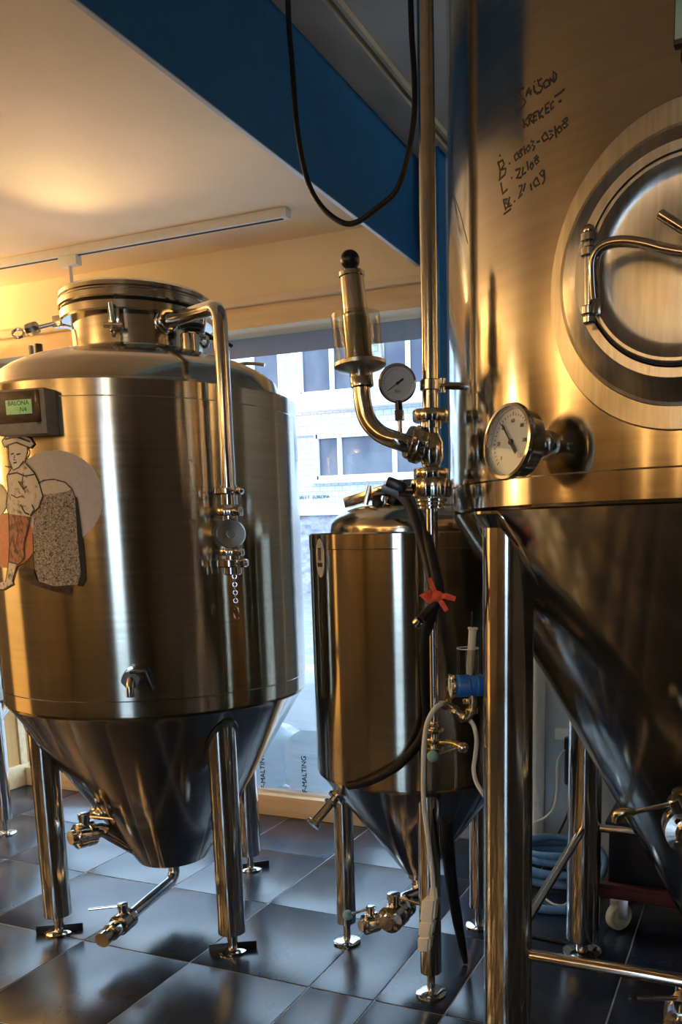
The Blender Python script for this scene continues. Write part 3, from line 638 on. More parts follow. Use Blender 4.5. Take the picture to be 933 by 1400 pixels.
# bottom drain pipe with ball valve
zb = 0.118
d0 = Vector((cL[0], cL[1], ZB)); e1 = at_z(178, 1252, zb - 0.01); e1b = at_z(146, 1280, zb - 0.02)
MB().ring((cL[0], cL[1], ZB - 0.014), (0, 0, 1), 0.01, 0.036, 0.018, 32).build('outlet_flange', 'steel', TL)
drain = MB().bend([d0, Vector((d0.x, d0.y, zb)), e1], 0.0195, 0.05).build('drain_pipe', 'steel', TL)
dv = (e1b - e1).normalized()
ball_valve(drain, e1 + dv * 0.035, dv, 0.034, 0.10, (0, 0, 1), (-1, -0.55, -0.05), 0.105)
MB().lathe([(0, 0), (0.026, 0), (0.028, 0.004), (0.028, 0.03), (0.018, 0.032), (0.018, 0.05), (0.024, 0.055), (0.024, 0.075), (0, 0.075)], e1 + dv * 0.075, dv, 24).build('end_cap', 'steel', drain)
# racking arm on the cone with its valve
ang = math.radians(-118); dr_ = Vector((math.cos(ang), math.sin(ang), 0)); tr_ = Vector((-dr_.y, dr_.x, 0))
def around(px, py, r): 
    b0 = Vector((cL[0], cL[1], 0)) + dr_ * r; return near_axis(px, py, b0)
a0 = around(198, 1168, 0.10); a1 = around(142, 1136, 0.27); a2 = around(112, 1142, 0.36)
rack = MB().tube([a0, (a0 + a1) / 2, a1], 0.021, 18, 2).build('racking_arm', 'steel', TL)
MB().tube([a1 + Vector((0.02, 0, -0.005)), a1 + Vector((-0.01, -0.01, 0.008)), a2 + Vector((0, 0, 0.0))], 0.022, 18, 4).build('elbow', 'steel', rack)
ball_valve(rack, a2 + (a2 - a1).normalized() * -0.01, (a2 - a1).normalized() + Vector((0, -0.35, 0)), 0.041, 0.10, (0.05, 0, 1), (1, 0.35, -0.1), 0.11)
MB().sphere(around(139, 1110, 0.24), 0.034, 24, (1.2, 1.2, 0.75)).build('port_cap', 'steel', rack)
MB().ring(around(156, 1122, 0.22), dr_ + Vector((0, 0, -0.3)), 0.01, 0.036, 0.022).build('port_flange', 'steel', rack)
# control box
p = on_cyl(44, 566, cL, RL); n = Vector((p.x - cL[0], p.y - cL[1], 0)).normalized()
n = (n + Vector((0.06, 0, 0))).normalized(); t_ = Vector((-n.y, n.x, 0)); up = Vector((0, 0, 1)); Rb = Matrix((t_, up, n)).transposed()
cb = MB().box(p + n * 0.018, (0.158, 0.118, 0.052), Rb, 0.004).build('control_box', 'box_grey', TL); cb['label'] = 'grey control box with green display'
fc = p + n * 0.0445
MB().box(fc + up * 0.012 - t_ * 0.004, (0.136, 0.082, 0.003), Rb, 0.001).build('display_panel', 'panel_dark', cb)
MB().box(fc + n * 0.002 + up * 0.012 - t_ * 0.002, (0.082, 0.037, 0.002), Rb, 0.0005).build('display', 'lcd', cb)
text('display_text', 'BALONA\n      N4', 0.017, 'ink', cb, mat4(fc + n * 0.0032 + up * 0.013 - t_ * 0.002, t_, up, n), 0.0002)
MB().box(fc + n * 0.001 + t_ * 0.056 + up * 0.01, (0.012, 0.09, 0.003), Rb, 0.001).build('tape_strip', 'clear_plastic', cb)
text('plate_text', 'HL', 0.018, 'box_grey', TL, mat4(on_cyl(262, 630, cL, RL + 0.0022), Vector((0.62, 0.78, 0)), up, Vector((0.78, -0.62, 0))), 0.0002)
for py_ in (672, 713): text('plate_text', 'HL', 0.016, 'box_grey', TL, mat4(on_cyl(264, py_, cL, RL + 0.0022), Vector((0.62, 0.78, 0)), up, Vector((0.78, -0.62, 0))), 0.0002)
# printed sticker (traced in photo units, laid on the shell)
def zc(pts): return [to_uv(0.2286 * x, 500 + 0.2286 * y, cL, RL + 0.002) for x, y in pts]
def circ(cx, cy, r, n=40): return [(cx + r * math.cos(2 * PI * k / n), cy + r * math.sin(2 * PI * k / n)) for k in range(n)]
stk = thing('sticker', (0, 0, 0), '', ''); bpy.data.objects.remove(stk)
def patch(name, pts, m_, off, parent): return wrap_poly(MB(), zc(pts), cL, RL, 0.002 + off).build(name, m_, parent, smooth=True)
s0 = patch('sticker', circ(335, 792, 287), 'pale_disc', 0.0, TL); s0['label'] = 'printed sticker of a boy in a cap beside a stone bollard on a pale disc'
patch('disc', circ(52, 1045, 165), 'salmon', 0.0006, s0)
patch('disc', circ(-75, 800, 125), 'cream_disc', 0.0009, s0)
patch('bollard', [(235, 705), (270, 687), (330, 680), (400, 698), (438, 738), (460, 800), (480, 950), (500, 1120), (512, 1290), (480, 1308), (330, 1320), (240, 1290), (212, 1200), (205, 1000), (212, 850)], 'print_bollard', 0.0012, s0)
patch('bollard_shadow', [(455, 780), (470, 790), (492, 950), (512, 1120), (525, 1280), (500, 1320), (470, 1315), (490, 1240), (468, 1000)], 'ink', 0.0014, s0)
patch('bollard_top', [(240, 712), (275, 690), (330, 684), (395, 702), (432, 740), (400, 755), (330, 765), (255, 770), (238, 745)], 'print_face', 0.0014, s0)
patch('bollard_foot', [(118, 1212), (150, 1205), (205, 1220), (230, 1285), (330, 1318), (440, 1322), (432, 1372), (380, 1362), (330, 1350), (200, 1310), (128, 1262)], 'panel_dark', 0.0016, s0)
patch('shirt', [(50, 660), (75, 620), (165, 585), (215, 640), (245, 705), (266, 780), (240, 850), (190, 900), (130, 895), (60, 885), (45, 830), (58, 740)], 'print_paper', 0.0018, s0)
patch('trousers', [(58, 885), (130, 895), (192, 905), (175, 980), (150, 1070), (155, 1150), (120, 1188), (60, 1172), (66, 1050)], 'print_trousers', 0.0017, s0)
patch('leg', [(60, 1174), (112, 1187), (88, 1255), (80, 1292), (42, 1292)], 'print_paper', 0.0018, s0)
patch('shoe', [(-20, 1312), (40, 1285), (82, 1280), (86, 1308), (30, 1340), (-20, 1338)], 'print_paper', 0.0019, s0)
patch('face', [(60, 480), (100, 462), (172, 488), (162, 560), (122, 608), (88, 625), (64, 575)], 'print_face', 0.002, s0)
patch('cap', [(20, 452), (55, 412), (120, 402), (190, 432), (214, 468), (192, 492), (160, 480), (110, 458), (60, 474), (36, 488)], 'print_face', 0.0022, s0)
ink = MB()
for w, pts in ((7, [(20, 452), (55, 412), (120, 402), (190, 432), (214, 468), (192, 492), (160, 480), (110, 458), (60, 474), (36, 488), (20, 452)]), (9, [(40, 440), (110, 425), (190, 455)]), (8, [(172, 488), (178, 520), (162, 560), (160, 585)]),
               (6, [(60, 480), (62, 560), (88, 625), (122, 608), (150, 570)]), (8, [(75, 530), (92, 524)]), (8, [(108, 532), (132, 526)]), (6, [(98, 535), (92, 562), (104, 566)]), (8, [(90, 582), (110, 578)]), (6, [(40, 600), (85, 612)]),
               (9, [(165, 585), (215, 640), (245, 705), (266, 780), (240, 850), (190, 900)]), (7, [(75, 620), (50, 660), (58, 740), (45, 830), (60, 885)]), (8, [(120, 690), (150, 740), (170, 720)]), (10, [(190, 900), (215, 860), (200, 830)]), (9, [(130, 830), (160, 880), (185, 890)]),
               (7, [(60, 885), (66, 1050), (60, 1172), (120, 1188), (155, 1150)]), (7, [(192, 905), (175, 980), (150, 1070), (155, 1150)]), (6, [(110, 930), (120, 1000), (100, 1100)]), (6, [(60, 1174), (42, 1292)]), (6, [(112, 1187), (80, 1292)]), (8, [(-20, 1338), (30, 1340), (86, 1308)]),
               (5, [(235, 705), (270, 685), (330, 678), (400, 697), (440, 738), (462, 800)]), (5, [(205, 1000), (212, 1200), (240, 1290)]), (8, [(60, 650), (110, 640), (160, 660), (215, 650)]), (6, [(75, 770), (110, 790), (140, 780)]), (6, [(150, 640), (140, 700), (160, 760)])):
    ribbon(ink, zc(pts), w * 0.2286 * 0.0022, cL, RL, 0.0046)
ink.build('ink_lines', 'ink', s0, smooth=False)

# ================================================================== SMALL TANK
def small_tank(name, c, label, legs, ov=True):
    t = thing(name, (c[0], c[1], 0), label, 'tank'); O = (c[0], c[1], 0); R = 0.30; Z0, Z1 = 0.617, 1.317
    MB().lathe([(R - 0.008, Z0 + 0.001), (R, Z0 + 0.006), (R, Z1 - 0.045), (R + 0.0012, Z1 - 0.043), (R + 0.0012, Z1 - 0.004), (R - 0.003, Z1), (0.235, Z1 + 0.001), (0.2, Z1)], O, (0, 0, 1), 128).build('body', 'bright_steel', t, 20)
    pr = [(0.240, Z1 - 0.002), (0.240, Z1 + 0.01)]
    for k in range(1, 9):
        a = k / 8 * PI / 2 * 0.92; pr.append((0.10 + 0.14 * math.cos(a), Z1 + 0.012 + 0.068 * math.sin(a)))
    MB().lathe(pr, O, (0, 0, 1), 96).build('shoulder_dome', 'dome_steel', t, 60)
    MB().lathe([(0.106, Z1 + 0.07), (0.106, Z1 + 0.105), (0.095, Z1 + 0.105)], O, (0, 0, 1), 64).build('neck', 'steel', t)
    ld = MB().lathe([(0.09, Z1 + 0.098), (0.120, Z1 + 0.100), (0.124, Z1 + 0.104), (0.124, Z1 + 0.122), (0.118, Z1 + 0.127), (0, Z1 + 0.135)], O, (0, 0, 1), 64).build('lid', 'steel', t)
    MB().lathe([(0.025, -0.004), (0.075, 0.0), (0.06, 0.015), (0, 0.02)], (c[0], c[1], Z1 + 0.133), (0, 0, 1), 32).build('lid_boss', 'steel', ld)
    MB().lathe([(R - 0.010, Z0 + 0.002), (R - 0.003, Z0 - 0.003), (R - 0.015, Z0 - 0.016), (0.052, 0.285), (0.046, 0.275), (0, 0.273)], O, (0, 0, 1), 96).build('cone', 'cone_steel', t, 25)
    for x, y in legs: leg_on_cone(t, x, y, c, R, Z0, 0.05, 0.28, 0.031, None, 0.072, 0.044, False)
    return t
cS = (-0.958, 2.312); RS = 0.30
lg = [at_z(475, 1288, 0), at_z(590, 1359, 0), at_z(655, 1266, 0)]
TS = small_tank('fermentation_tank', cS, 'small slim steel tank with oval label beside the blue regulator', [(q.x, q.y) for q in lg])
# lid clamp: toggle bar, levers
q0 = near_axis(474, 688, (cS[0] - 0.13, cS[1] - 0.06)); q1 = near_axis(548, 664, (cS[0], cS[1] - 0.12))
tb = MB().bar(q0, q1, 0.028, 0.03, 0.004).build('lid_clamp', 'steel', TS)
for a_, b_, r_ in (((500, 690), (506, 664), 0.008), ((520, 694), (528, 660), 0.007), ((536, 690), (556, 660), 0.009), ((510, 678), (560, 668), 0.008)):
    MB().tube([near_axis(*a_, (cS[0] - 0.05, cS[1] - 0.13)), near_axis(*b_, (cS[0] - 0.05, cS[1] - 0.13))], r_, 10, 1).build('clamp_bolt', 'steel', tb)
MB().sphere(near_axis(517, 688, (cS[0] - 0.06, cS[1] - 0.13)), 0.017, 16).build('wing_knob', 'black_plastic', tb)
MB().sphere(near_axis(540, 684, (cS[0] - 0.03, cS[1] - 0.13)), 0.016, 16).build('wing_knob', 'black_plastic', tb)
# oval label
uvc = to_uv(438.5, 763, cS, RS); ol = [(uvc[0] + 0.026 * math.cos(2 * PI * k / 36), uvc[1] + 0.053 * math.sin(2 * PI * k / 36)) for k in range(36)]
lb = wrap_poly(MB(), ol, cS, RS, 0.002).build('oval_label', 'label_paper', TS)
mk = MB()
for x0, x1, z0, z1 in ((-0.009, -0.005, -0.006, 0.026), (-0.003, 0.003, -0.006, 0.026), (0.005, 0.009, -0.006, 0.026), (-0.009, 0.009, 0.024, 0.028), (-0.015, 0.015, -0.024, -0.013)):
    wrap_poly(mk, [(uvc[0] + x0, uvc[1] + z0), (uvc[0] + x1, uvc[1] + z0), (uvc[0] + x1, uvc[1] + z1), (uvc[0] + x0, uvc[1] + z1)], cS, RS, 0.0028)
mk.build('label_print', 'brown_wall', lb, smooth=False)
wrap_poly(MB(), [(to_uv(x, y, cS, RS)) for x, y in ((544, 738), (572, 738), (572, 762), (544, 762))], cS, RS, 0.0012).build('data_plate', 'bright_steel', TS)
# side drain pointing down and outwards
d0 = near_axis(466, 1083, (cS[0] - 0.22, cS[1] - 0.17)); d1 = near_axis(429, 1126, (cS[0] - 0.30, cS[1] - 0.27))
sd = MB().cyl(d0, d1, 0.013, 18).build('side_drain', 'steel', TS); dd = (d1 - d0).normalized()
MB().ring(d1, dd, 0.004, 0.024, 0.010, 28).build('drain_flange', 'steel', sd)
MB().ring(d0 + dd * 0.02, dd, 0.008, 0.027, 0.012, 28).build('drain_flange', 'steel', sd)
MB().ring(d0 + dd * 0.045, dd, 0.008, 0.022, 0.010, 28).build('drain_flange', 'steel', sd)
# bottom outlet: drop, elbow, big valve facing the room, small valve with teal knob
o0 = Vector((cS[0], cS[1], 0.275)); v1 = near_axis(533, 1258, (cS[0] - 0.05, cS[1] - 0.22)); v2 = near_axis(507, 1262, (cS[0] - 0.13, cS[1] - 0.24))
MB().ring((cS[0], cS[1], 0.262), (0, 0, 1), 0.01, 0.032, 0.02, 32).build('outlet_flange', 'steel', TS)
out = MB().bend([o0, Vector((cS[0], cS[1], v1.z + 0.005)), v1], 0.021, 0.055).build('outlet_pipe', 'steel', TS)
vd2 = (v1 - Vector((cS[0], cS[1], v1.z))).normalized()
MB().ring(v1 - vd2 * 0.10, vd2, 0.01, 0.036, 0.022, 32).build('union_ring', 'steel', out)
ball_valve(out, v1 - vd2 * 0.03, vd2, 0.040, 0.11, (0, 0, 1), (0.9, -0.1, -0.08), 0.10)
MB().cyl(v1 - vd2 * 0.03, v2, 0.014, 16).build('cross_piece', 'steel', out)
ball_valve(out, v2, Vector((-0.5, -0.8, 0)), 0.030, 0.07, (0.02, 0, 1), (-1, -0.2, -0.38), 0.075, 'teal_plastic')
MB().bend([Vector((cS[0] + 0.02, cS[1] - 0.03, 0.215)), Vector((cS[0] - 0.02, cS[1] - 0.10, 0.215)), v1 + Vector((0.02, 0.06, 0.02))], 0.02, 0.04).build('bypass_pipe', 'steel', out)
# tank at the far end, only its foot shows
ft = at_z(9, 1140, 0); c3 = (ft.x - 0.262, ft.y)
l3 = [(c3[0] + 0.262 * math.cos(a), c3[1] + 0.262 * math.sin(a)) for a in (0.0, 2 * PI / 3, 4 * PI / 3)]
small_tank('fermentation_tank', c3, 'slim steel tank by the pine door, mostly hidden behind the boy sticker tank', l3)

# ================================================================== LARGE TANK
cB = (-0.05, 2.066); RB = 0.655; BZ0, BZ1 = 1.352, 2.52
TB = thing('fermentation_tank', (cB[0], cB[1], 0), 'largest steel tank with marker handwriting, round manway and dial thermometer', 'tank')
O = (cB[0], cB[1], 0)
MB().lathe([(RB - 0.012, BZ0 - 0.002), (RB - 0.004, BZ0), (RB, BZ0 + 0.005), (RB, BZ0 + 0.052), (RB + 0.0015, BZ0 + 0.055), (RB + 0.0015, BZ1 - 0.05), (RB, BZ1 - 0.02), (RB - 0.02, BZ1 + 0.01)], O, (0, 0, 1), 200).build('body', 'bright_steel', TB, 20)
MB().lathe([(RB - 0.018, BZ1 + 0.008), (0.57, BZ1 + 0.06), (0.42, BZ1 + 0.12), (0.2, BZ1 + 0.16), (0, BZ1 + 0.165)], O, (0, 0, 1), 128).build('top_dome', 'dome_steel', TB, 60)
CR0, CZ0 = 0.07, 0.325
MB().lathe([(RB - 0.012, BZ0), (RB - 0.003, BZ0 - 0.004), (RB - 0.012, BZ0 - 0.022), (CR0 + 0.004, CZ0 + 0.006), (CR0 - 0.004, CZ0), (0, CZ0 - 0.003)], O, (0, 0, 1), 200).build('cone', 'cone_steel', TB, 25)
HB = 0.4235; ZBAR = 0.4155
corners = [(cB[0] + sx * HB, cB[1] + sy * HB) for sx, sy in ((-1, -1), (-1, 1), (1, 1), (1, -1))]
for x, y in corners: leg_on_cone(TB, x, y, cB, RB, BZ0, CR0, CZ0, 0.0515, None, 0.05, 0.06)
for k in range(4):
    a = Vector((*corners[k], ZBAR)); b_ = Vector((*corners[(k + 1) % 4], ZBAR)); d = (b_ - a).normalized()
    MB().cyl(a + d * 0.045, b_ - d * 0.045, 0.0125, 18).build('brace_bar', 'steel', TB)
# manway
mth = math.radians(-96.5); mn = Vector((math.cos(mth), math.sin(mth), 0)); mt_ = Vector((-mn.y, mn.x, 0)); up = Vector((0, 0, 1))
mo = Vector((cB[0], cB[1], 1.700)) + mn * RB
pd = []; ui = mth * RB
padmb = MB(); n = 72
vs_ = []; fs = []
for rr, off in ((0.19, 0.004), (0.238, 0.004), (0.2405, 0.0005)):
    for k in range(n):
        t = 2 * PI * k / n; tt = (ui + rr * math.cos(t)) / RB; vs_.append((cB[0] + (RB + 0.0015 + off) * math.cos(tt), cB[1] + (RB + 0.0015 + off) * math.sin(tt), 1.70 + rr * math.sin(t)))
for q in range(2):
    for k in range(n): j = (k + 1) % n; fs.append([q * n + k, q * n + j, (q + 1) * n + j, (q + 1) * n + k])
padmb.add(vs_, fs)
MW = padmb.build('manway_pad', 'brushed', TB, 30)
def mlathe(name, prof, material, ang=25, o=mo): return MB().lathe(prof, o, mn, 96).build(name, material, MW, ang)
mlathe('manway_neck', [(0.2045, -0.06), (0.2045, 0.004), (0.203, 0.007), (0.198, 0.008), (0.172, 0.030), (0.168, 0.036), (0.166, 0.040), (0.152, 0.040), (0.150, 0.036), (0.150, -0.02)], 'brushed')
mlathe('manway_gasket', [(0.1495, 0.030), (0.1495, 0.041), (0.144, 0.041), (0.144, 0.030)], 'rubber')
door = mlathe('manway_door', [(0.146, 0.030), (0.146, 0.047), (0.1435, 0.050), (0.139, 0.050), (0.136, 0.047), (0.130, 0.0395), (0.115, 0.036), (0.06, 0.042), (0, 0.045)], 'brushed', 40)
def mp(px, py, d): return on_plane(px, py, mo + mn * d, mn)
arm = MB().tube([mp(815, 408, 0.075), mp(813, 380, 0.082), mp(814, 352, 0.088), mp(826, 336, 0.092), mp(850, 330, 0.095), mp(880, 333, 0.098), mp(910, 341, 0.10), mp(940, 346, 0.10), mp(985, 350, 0.10)], 0.0082, 16, 5).build('door_arm', 'steel', MW)
pin = MB().cyl(mp(806, 436, 0.062), mp(806, 320, 0.062), 0.0078, 18).build('hinge_pin', 'steel', MW)
for py_ in (325, 345, 425): MB().ring(mp(806, py_, 0.062), up, 0.004, 0.0125, 0.014, 24).build('hinge_collar', 'steel', pin)
MB().sphere(mp(806, 315, 0.062), 0.009, 16).build('pin_head', 'steel', pin)
MB().cyl(mp(806, 443, 0.062), mp(806, 432, 0.062), 0.0095, 16, None, 0.002).build('pin_nut', 'steel', pin)
for py_ in (338, 427): MB().box(mp(812, py_, 0.045), (0.030, 0.022, 0.014), Matrix((mt_, mn, up)).transposed(), 0.003).build('hinge_lug', 'brushed', pin)
MB().cyl(mp(902, 292, 0.115), mp(965, 332, 0.115), 0.0075, 16, None, 0.002).build('clamp_handle', 'steel', MW)
MB().cyl(mp(975, 345, 0.04), mp(975, 345, 0.13), 0.012, 18).build('clamp_screw', 'steel', MW)
# dial thermometer
tp = on_cyl(747, 609, cB, RB); tn = Vector((tp.x - cB[0], tp.y - cB[1], 0)).normalized()
th_ = MB().lathe([(0.026, -0.004), (0.026, 0.010), (0.020, 0.014), (0.012, 0.016), (0.012, 0.055), (0, 0.055)], tp, tn, 28).build('thermometer', 'steel', TB); th_['label'] = 'round dial thermometer with white face'
best = None
dc = tp + tn * 0.075
tdir = (tn + Vector((-0.14, 0, 0.09))).normalized()
MB().lathe([(0, -0.020), (0.052, -0.020), (0.056, -0.016), (0.056, 0.010), (0.063, 0.012), (0.064, 0.016), (0.062, 0.022), (0.057, 0.023), (0.055, 0.018), (0.055, 0.008), (0, 0.008)], dc, tdir, 64).build('dial_case', 'steel', th_, 30)
MB().lathe([(0, 0.0085), (0.0545, 0.0085), (0.0545, 0.0095), (0, 0.0095)], dc, tdir, 48).build('dial_face', 'dial_white', th_)
def dial_marks(parent, o, ax, R, r0, n, needle, lenf=0.8, zoff=0.0102, nums=True):
    side = up.cross(ax).normalized(); vert = ax.cross(side)
    Rm = Matrix((side, vert, ax)).transposed()
    mk = MB()
    for k in range(n):
        a = math.radians(225 - 270 * k / (n - 1)); d = side * math.cos(a) + vert * math.sin(a)
        L = 0.12 if k % 5 == 0 else 0.06
        mk.bar(o + ax * zoff + d * R * r0, o + ax * zoff + d * R * (r0 + L), R * 0.022, 0.0004, 0, ax)
    mk.build('dial_scale', 'ink', parent, kind='stuff')
    if nums:
        for k in range(7):
            a = math.radians(225 - 270 * k / 6); d = side * math.cos(a) + vert * math.sin(a)
            text('dial_number', str(k * 20), R * 0.17, 'ink', parent, mat4(o + ax * zoff + d * R * (r0 - 0.16), side, vert, ax), 0.0002)
    d = side * math.cos(needle) + vert * math.sin(needle)
    nd = MB().bar(o + ax * (zoff + 0.002) - d * R * 0.45, o + ax * (zoff + 0.002) + d * R * lenf, R * 0.05, 0.001, 0, ax)
    nd.bar(o + ax * (zoff + 0.002) - d * R * 0.45, o + ax * (zoff + 0.002) + d * R * 0.05, R * 0.12, 0.001, 0, ax)
    nd.lathe([(0, 0), (R * 0.09, 0), (R * 0.09, 0.0035), (0, 0.0035)], o + ax * zoff, ax, 16)
    nd.build('needle', 'ink', parent)
dial_marks(th_, dc, tdir, 0.0545, 0.80, 31, math.radians(130), 0.75)
MB().lathe([(0, 0.0165), (0.055, 0.0165), (0.055, 0.0175), (0, 0.0175)], dc, tdir, 48).build('dial_glass', 'window_glass', th_)
# handwriting in marker
def hz(pts): return [to_uv(660 + 0.1715 * x, 60 + 0.1715 * y, cB, RB + 0.0015) for x, y in pts]
strokes = [
 [(340, 345), (305, 358), (290, 400), (330, 430), (355, 455), (335, 490), (280, 518)], [(358, 415), (366, 370), (380, 345), (398, 400)], [(355, 392), (402, 365)],
 [(418, 325), (426, 372), (445, 390), (458, 380)], [(424, 292), (428, 296)], [(448, 282), (452, 286)], [(485, 268), (455, 292), (462, 325), (492, 335), (475, 378), (445, 388)],
 [(522, 280), (496, 310), (510, 345), (543, 325), (542, 288), (522, 280)], [(548, 325), (552, 262), (580, 305), (574, 212), (602, 238), (598, 275), (582, 300)], [(585, 415), (625, 390), (668, 352)],
 [(335, 595), (345, 665)], [(372, 578), (342, 622), (378, 650)], [(378, 560), (386, 640)], [(378, 565), (408, 555), (390, 598), (424, 625)], [(450, 530), (420, 545), (416, 610), (447, 598)], [(416, 577), (442, 565)],
 [(455, 525), (470, 592)], [(494, 502), (462, 560), (500, 580)], [(545, 460), (512, 480), (516, 550), (548, 533)], [(513, 515), (538, 503)], [(580, 450), (555, 470), (560, 520), (582, 492)], [(620, 456), (642, 446)],
 [(145, 880), (150, 888)], [(132, 930), (150, 1005), (145, 1080)], [(128, 950), (168, 918), (182, 955), (152, 1000), (196, 985), (190, 1035), (138, 1082)], [(222, 945), (228, 949)],
 [(287, 858), (262, 890), (275, 925), (302, 900), (287, 858)], [(330, 828), (302, 850), (328, 878), (312, 902), (298, 880), (330, 828)], [(340, 808), (352, 872)], [(376, 800), (358, 835), (375, 857), (393, 825), (376, 800)], [(395, 768), (422, 772), (405, 803), (428, 810), (412, 848)], [(442, 780), (468, 768)],
 [(512, 698), (485, 740), (500, 772), (537, 745), (512, 698)], [(540, 690), (572, 688), (550, 715), (577, 720), (545, 758)], [(588, 648), (602, 742)], [(627, 648), (605, 680), (620, 707), (647, 680), (627, 648)], [(684, 582), (650, 610), (692, 640), (668, 668), (646, 645), (690, 600), (684, 582)],
 [(155, 1100), (170, 1190), (208, 1152)], [(240, 1060), (246, 1066)], [(272, 1002), (312, 985), (302, 1030), (278, 1068), (322, 1056)], [(335, 975), (325, 1040), (358, 1018)], [(365, 930), (376, 1002)], [(402, 938), (388, 975), (405, 997), (417, 960), (402, 938)], [(448, 882), (425, 905), (462, 930), (442, 953), (425, 930), (458, 895)],
 [(175, 1235), (195, 1322)], [(172, 1242), (207, 1228), (190, 1270), (228, 1265), (195, 1312)], [(226, 1213), (206, 1300), (243, 1280)], [(178, 1354), (238, 1308)], [(262, 1248), (268, 1252)],
 [(298, 1132), (328, 1118), (316, 1170), (298, 1226), (328, 1190)], [(352, 1103), (335, 1172)], [(392, 1110), (404, 1162)], [(442, 1058), (415, 1100), (430, 1132), (467, 1110), (442, 1058)], [(492, 998), (465, 1030), (490, 1052), (502, 1008)], [(502, 998), (507, 1080), (488, 1116)]]
hw = MB()
for s_ in strokes: ribbon(hw, hz(s_), 0.0034, cB, RB, 0.0019)
o_ = hw.build('handwriting', 'ink', TB, smooth=False, kind='stuff'); o_['label'] = 'black marker handwriting with batch name and dates'
for x0, y0, x1, y1 in ((621, 262, 641, 332),):
    o_ = ribbon(MB(), [to_uv(x0, y0, cB, RB + 0.0015), to_uv((x0 + x1) / 2, (y0 + y1) / 2 - 4, cB, RB + 0.0015), to_uv(x1, y1, cB, RB + 0.0015)], 0.002, cB, RB, 0.0019).build('scratch', 'brown_wall', TB, smooth=False)
# small sign board hung on the shell
sa = math.radians(-92.5); sn = Vector((math.cos(sa), math.sin(sa), 0)); stt = Vector((-sn.y, sn.x, 0)); so = Vector((cB[0], cB[1], 0)) + sn * (RB + 0.022)
e0 = on_plane(922, 66, so, sn); so.z = e0.z + 0.11; so = so + stt * ((e0 - so).dot(stt) + 0.085)
Rs = Matrix((stt, up, sn)).transposed()
sg = MB().box(so, (0.17, 0.22, 0.018), Rs, 0.002).build('sign', 'black_plastic', TB)
MB().box(so + sn * 0.0095 + up * 0.002, (0.166, 0.212, 0.003), Rs, 0.001).build('sign_board', 'sign_board', sg)
text('sign_text', '1', 0.085, 'ink', sg, mat4(so + sn * 0.0115 - stt * 0.056 + up * 0.005, stt, up, sn), 0.0003)
MB().cyl(so - sn * 0.03, so - sn * 0.005, 0.02, 16).build('sign_bracket', 'steel', sg)
# racking valve on the cone
v0 = at_y(940, 1132, 1.66); r0 = cB[0]
rv = ball_valve(TB, v0, (0.25, -1, 0), 0.046, 0.10, (-0.1, -0.15, 1), None, name='racking_valve')
MB().cyl(v0, Vector((v0.x - 0.03, v0.y + 0.26, v0.z + 0.02)), 0.022, 20).build('racking_arm', 'steel', TB)
h0 = at_y(921, 1098, 1.62); h1 = at_y(868, 1110, 1.58)
MB().cyl(at_y(930, 1108, 1.63), h0 + Vector((0.0, 0, 0.012)), 0.014, 16, None, 0.002).build('valve_stem', 'steel', rv)
MB().cyl(h0, h1, 0.0048, 12).build('lever', 'steel', rv)
kb = MB().tube([h1, at_y(855, 1110, 1.57), at_y(845, 1114, 1.57), at_y(843, 1124, 1.57)], 0.009, 12, 3, rads=[0.007, 0.010, 0.011, 0.009]).build('lever_grip', 'brass', rv)
# bottom outlet valve
w0 = at_y(936, 1392, 1.72)
bo_ = MB().bend([Vector((cB[0], cB[1], CZ0)), Vector((cB[0], cB[1], w0.z)), w0 + Vector((0, 0.03, 0))], 0.024, 0.06).build('outlet_pipe', 'steel', TB)
bv = ball_valve(bo_, w0, Vector((0.1, -1, 0)), 0.042, 0.10, (0, 0, 1), None)
MB().cyl(at_y(928, 1365, 1.68), at_y(870, 1365, 1.62), 0.005, 12).build('lever', 'steel', bv)
MB().cyl(at_y(866, 1365, 1.62), at_y(860, 1365, 1.62), 0.007, 12, None, 0.001).build('lever_tip', 'black_plastic', bv)
MB().cyl(at_y(930, 1362, 1.68), at_y(930, 1380, 1.70), 0.013, 16).build('lever_hub', 'steel', bv)

# ================================================================== STANDPIPE WITH RELIEF VALVE
YP = 1.68
pp0 = at_y(588, 500, YP); PX = pp0.x
def pz(py): return near_axis(590, py, (PX, YP)).z
SP = thing('standpipe', (PX, YP, 0), 'tall vertical steel pipe clamped to the largest tank, carrying a relief valve', 'pipe')
ztop = 2.60
std = MB().bend([Vector((PX, YP, pz(655))), Vector((PX, YP, ztop + 0.06)), Vector((PX + 0.30, YP + 0.22, ztop + 0.06)), Vector((PX + 0.34, YP + 0.25, BZ1 + 0.07))], 0.0165, 0.05, 28).build('upper_pipe', 'steel', SP)
MB().cyl((PX, YP, pz(1035)), (PX, YP, pz(650)), 0.0092, 20).build('lower_pipe', 'steel', SP)
MB().cyl((PX, YP, pz(790)), (PX, YP, pz(690)), 0.0125, 20).build('sleeve', 'steel', SP)
nut((PX, YP, pz(569)), (0, 0, 1), 0.037, 0.025).build('union_nut', 'steel', SP)
MB().cyl((PX, YP, pz(586)), (PX, YP, pz(577)), 0.022, 24).build('union_collar', 'steel', SP)
MB().lathe([(0.0165, 0), (0.026, 0.02), (0.026, 0.05), (0.0165, 0.07)], (PX, YP, pz(640)), (0, 0, 1), 28).build('tee_body', 'steel', SP)
nut((PX, YP, pz(648)), (0, 0, 1), 0.037, 0.022).build('union_nut', 'steel', SP)
nut((PX, YP, pz(668)), (0, 0, 1), 0.043, 0.036, 12).build('valve_ring', 'steel', SP)
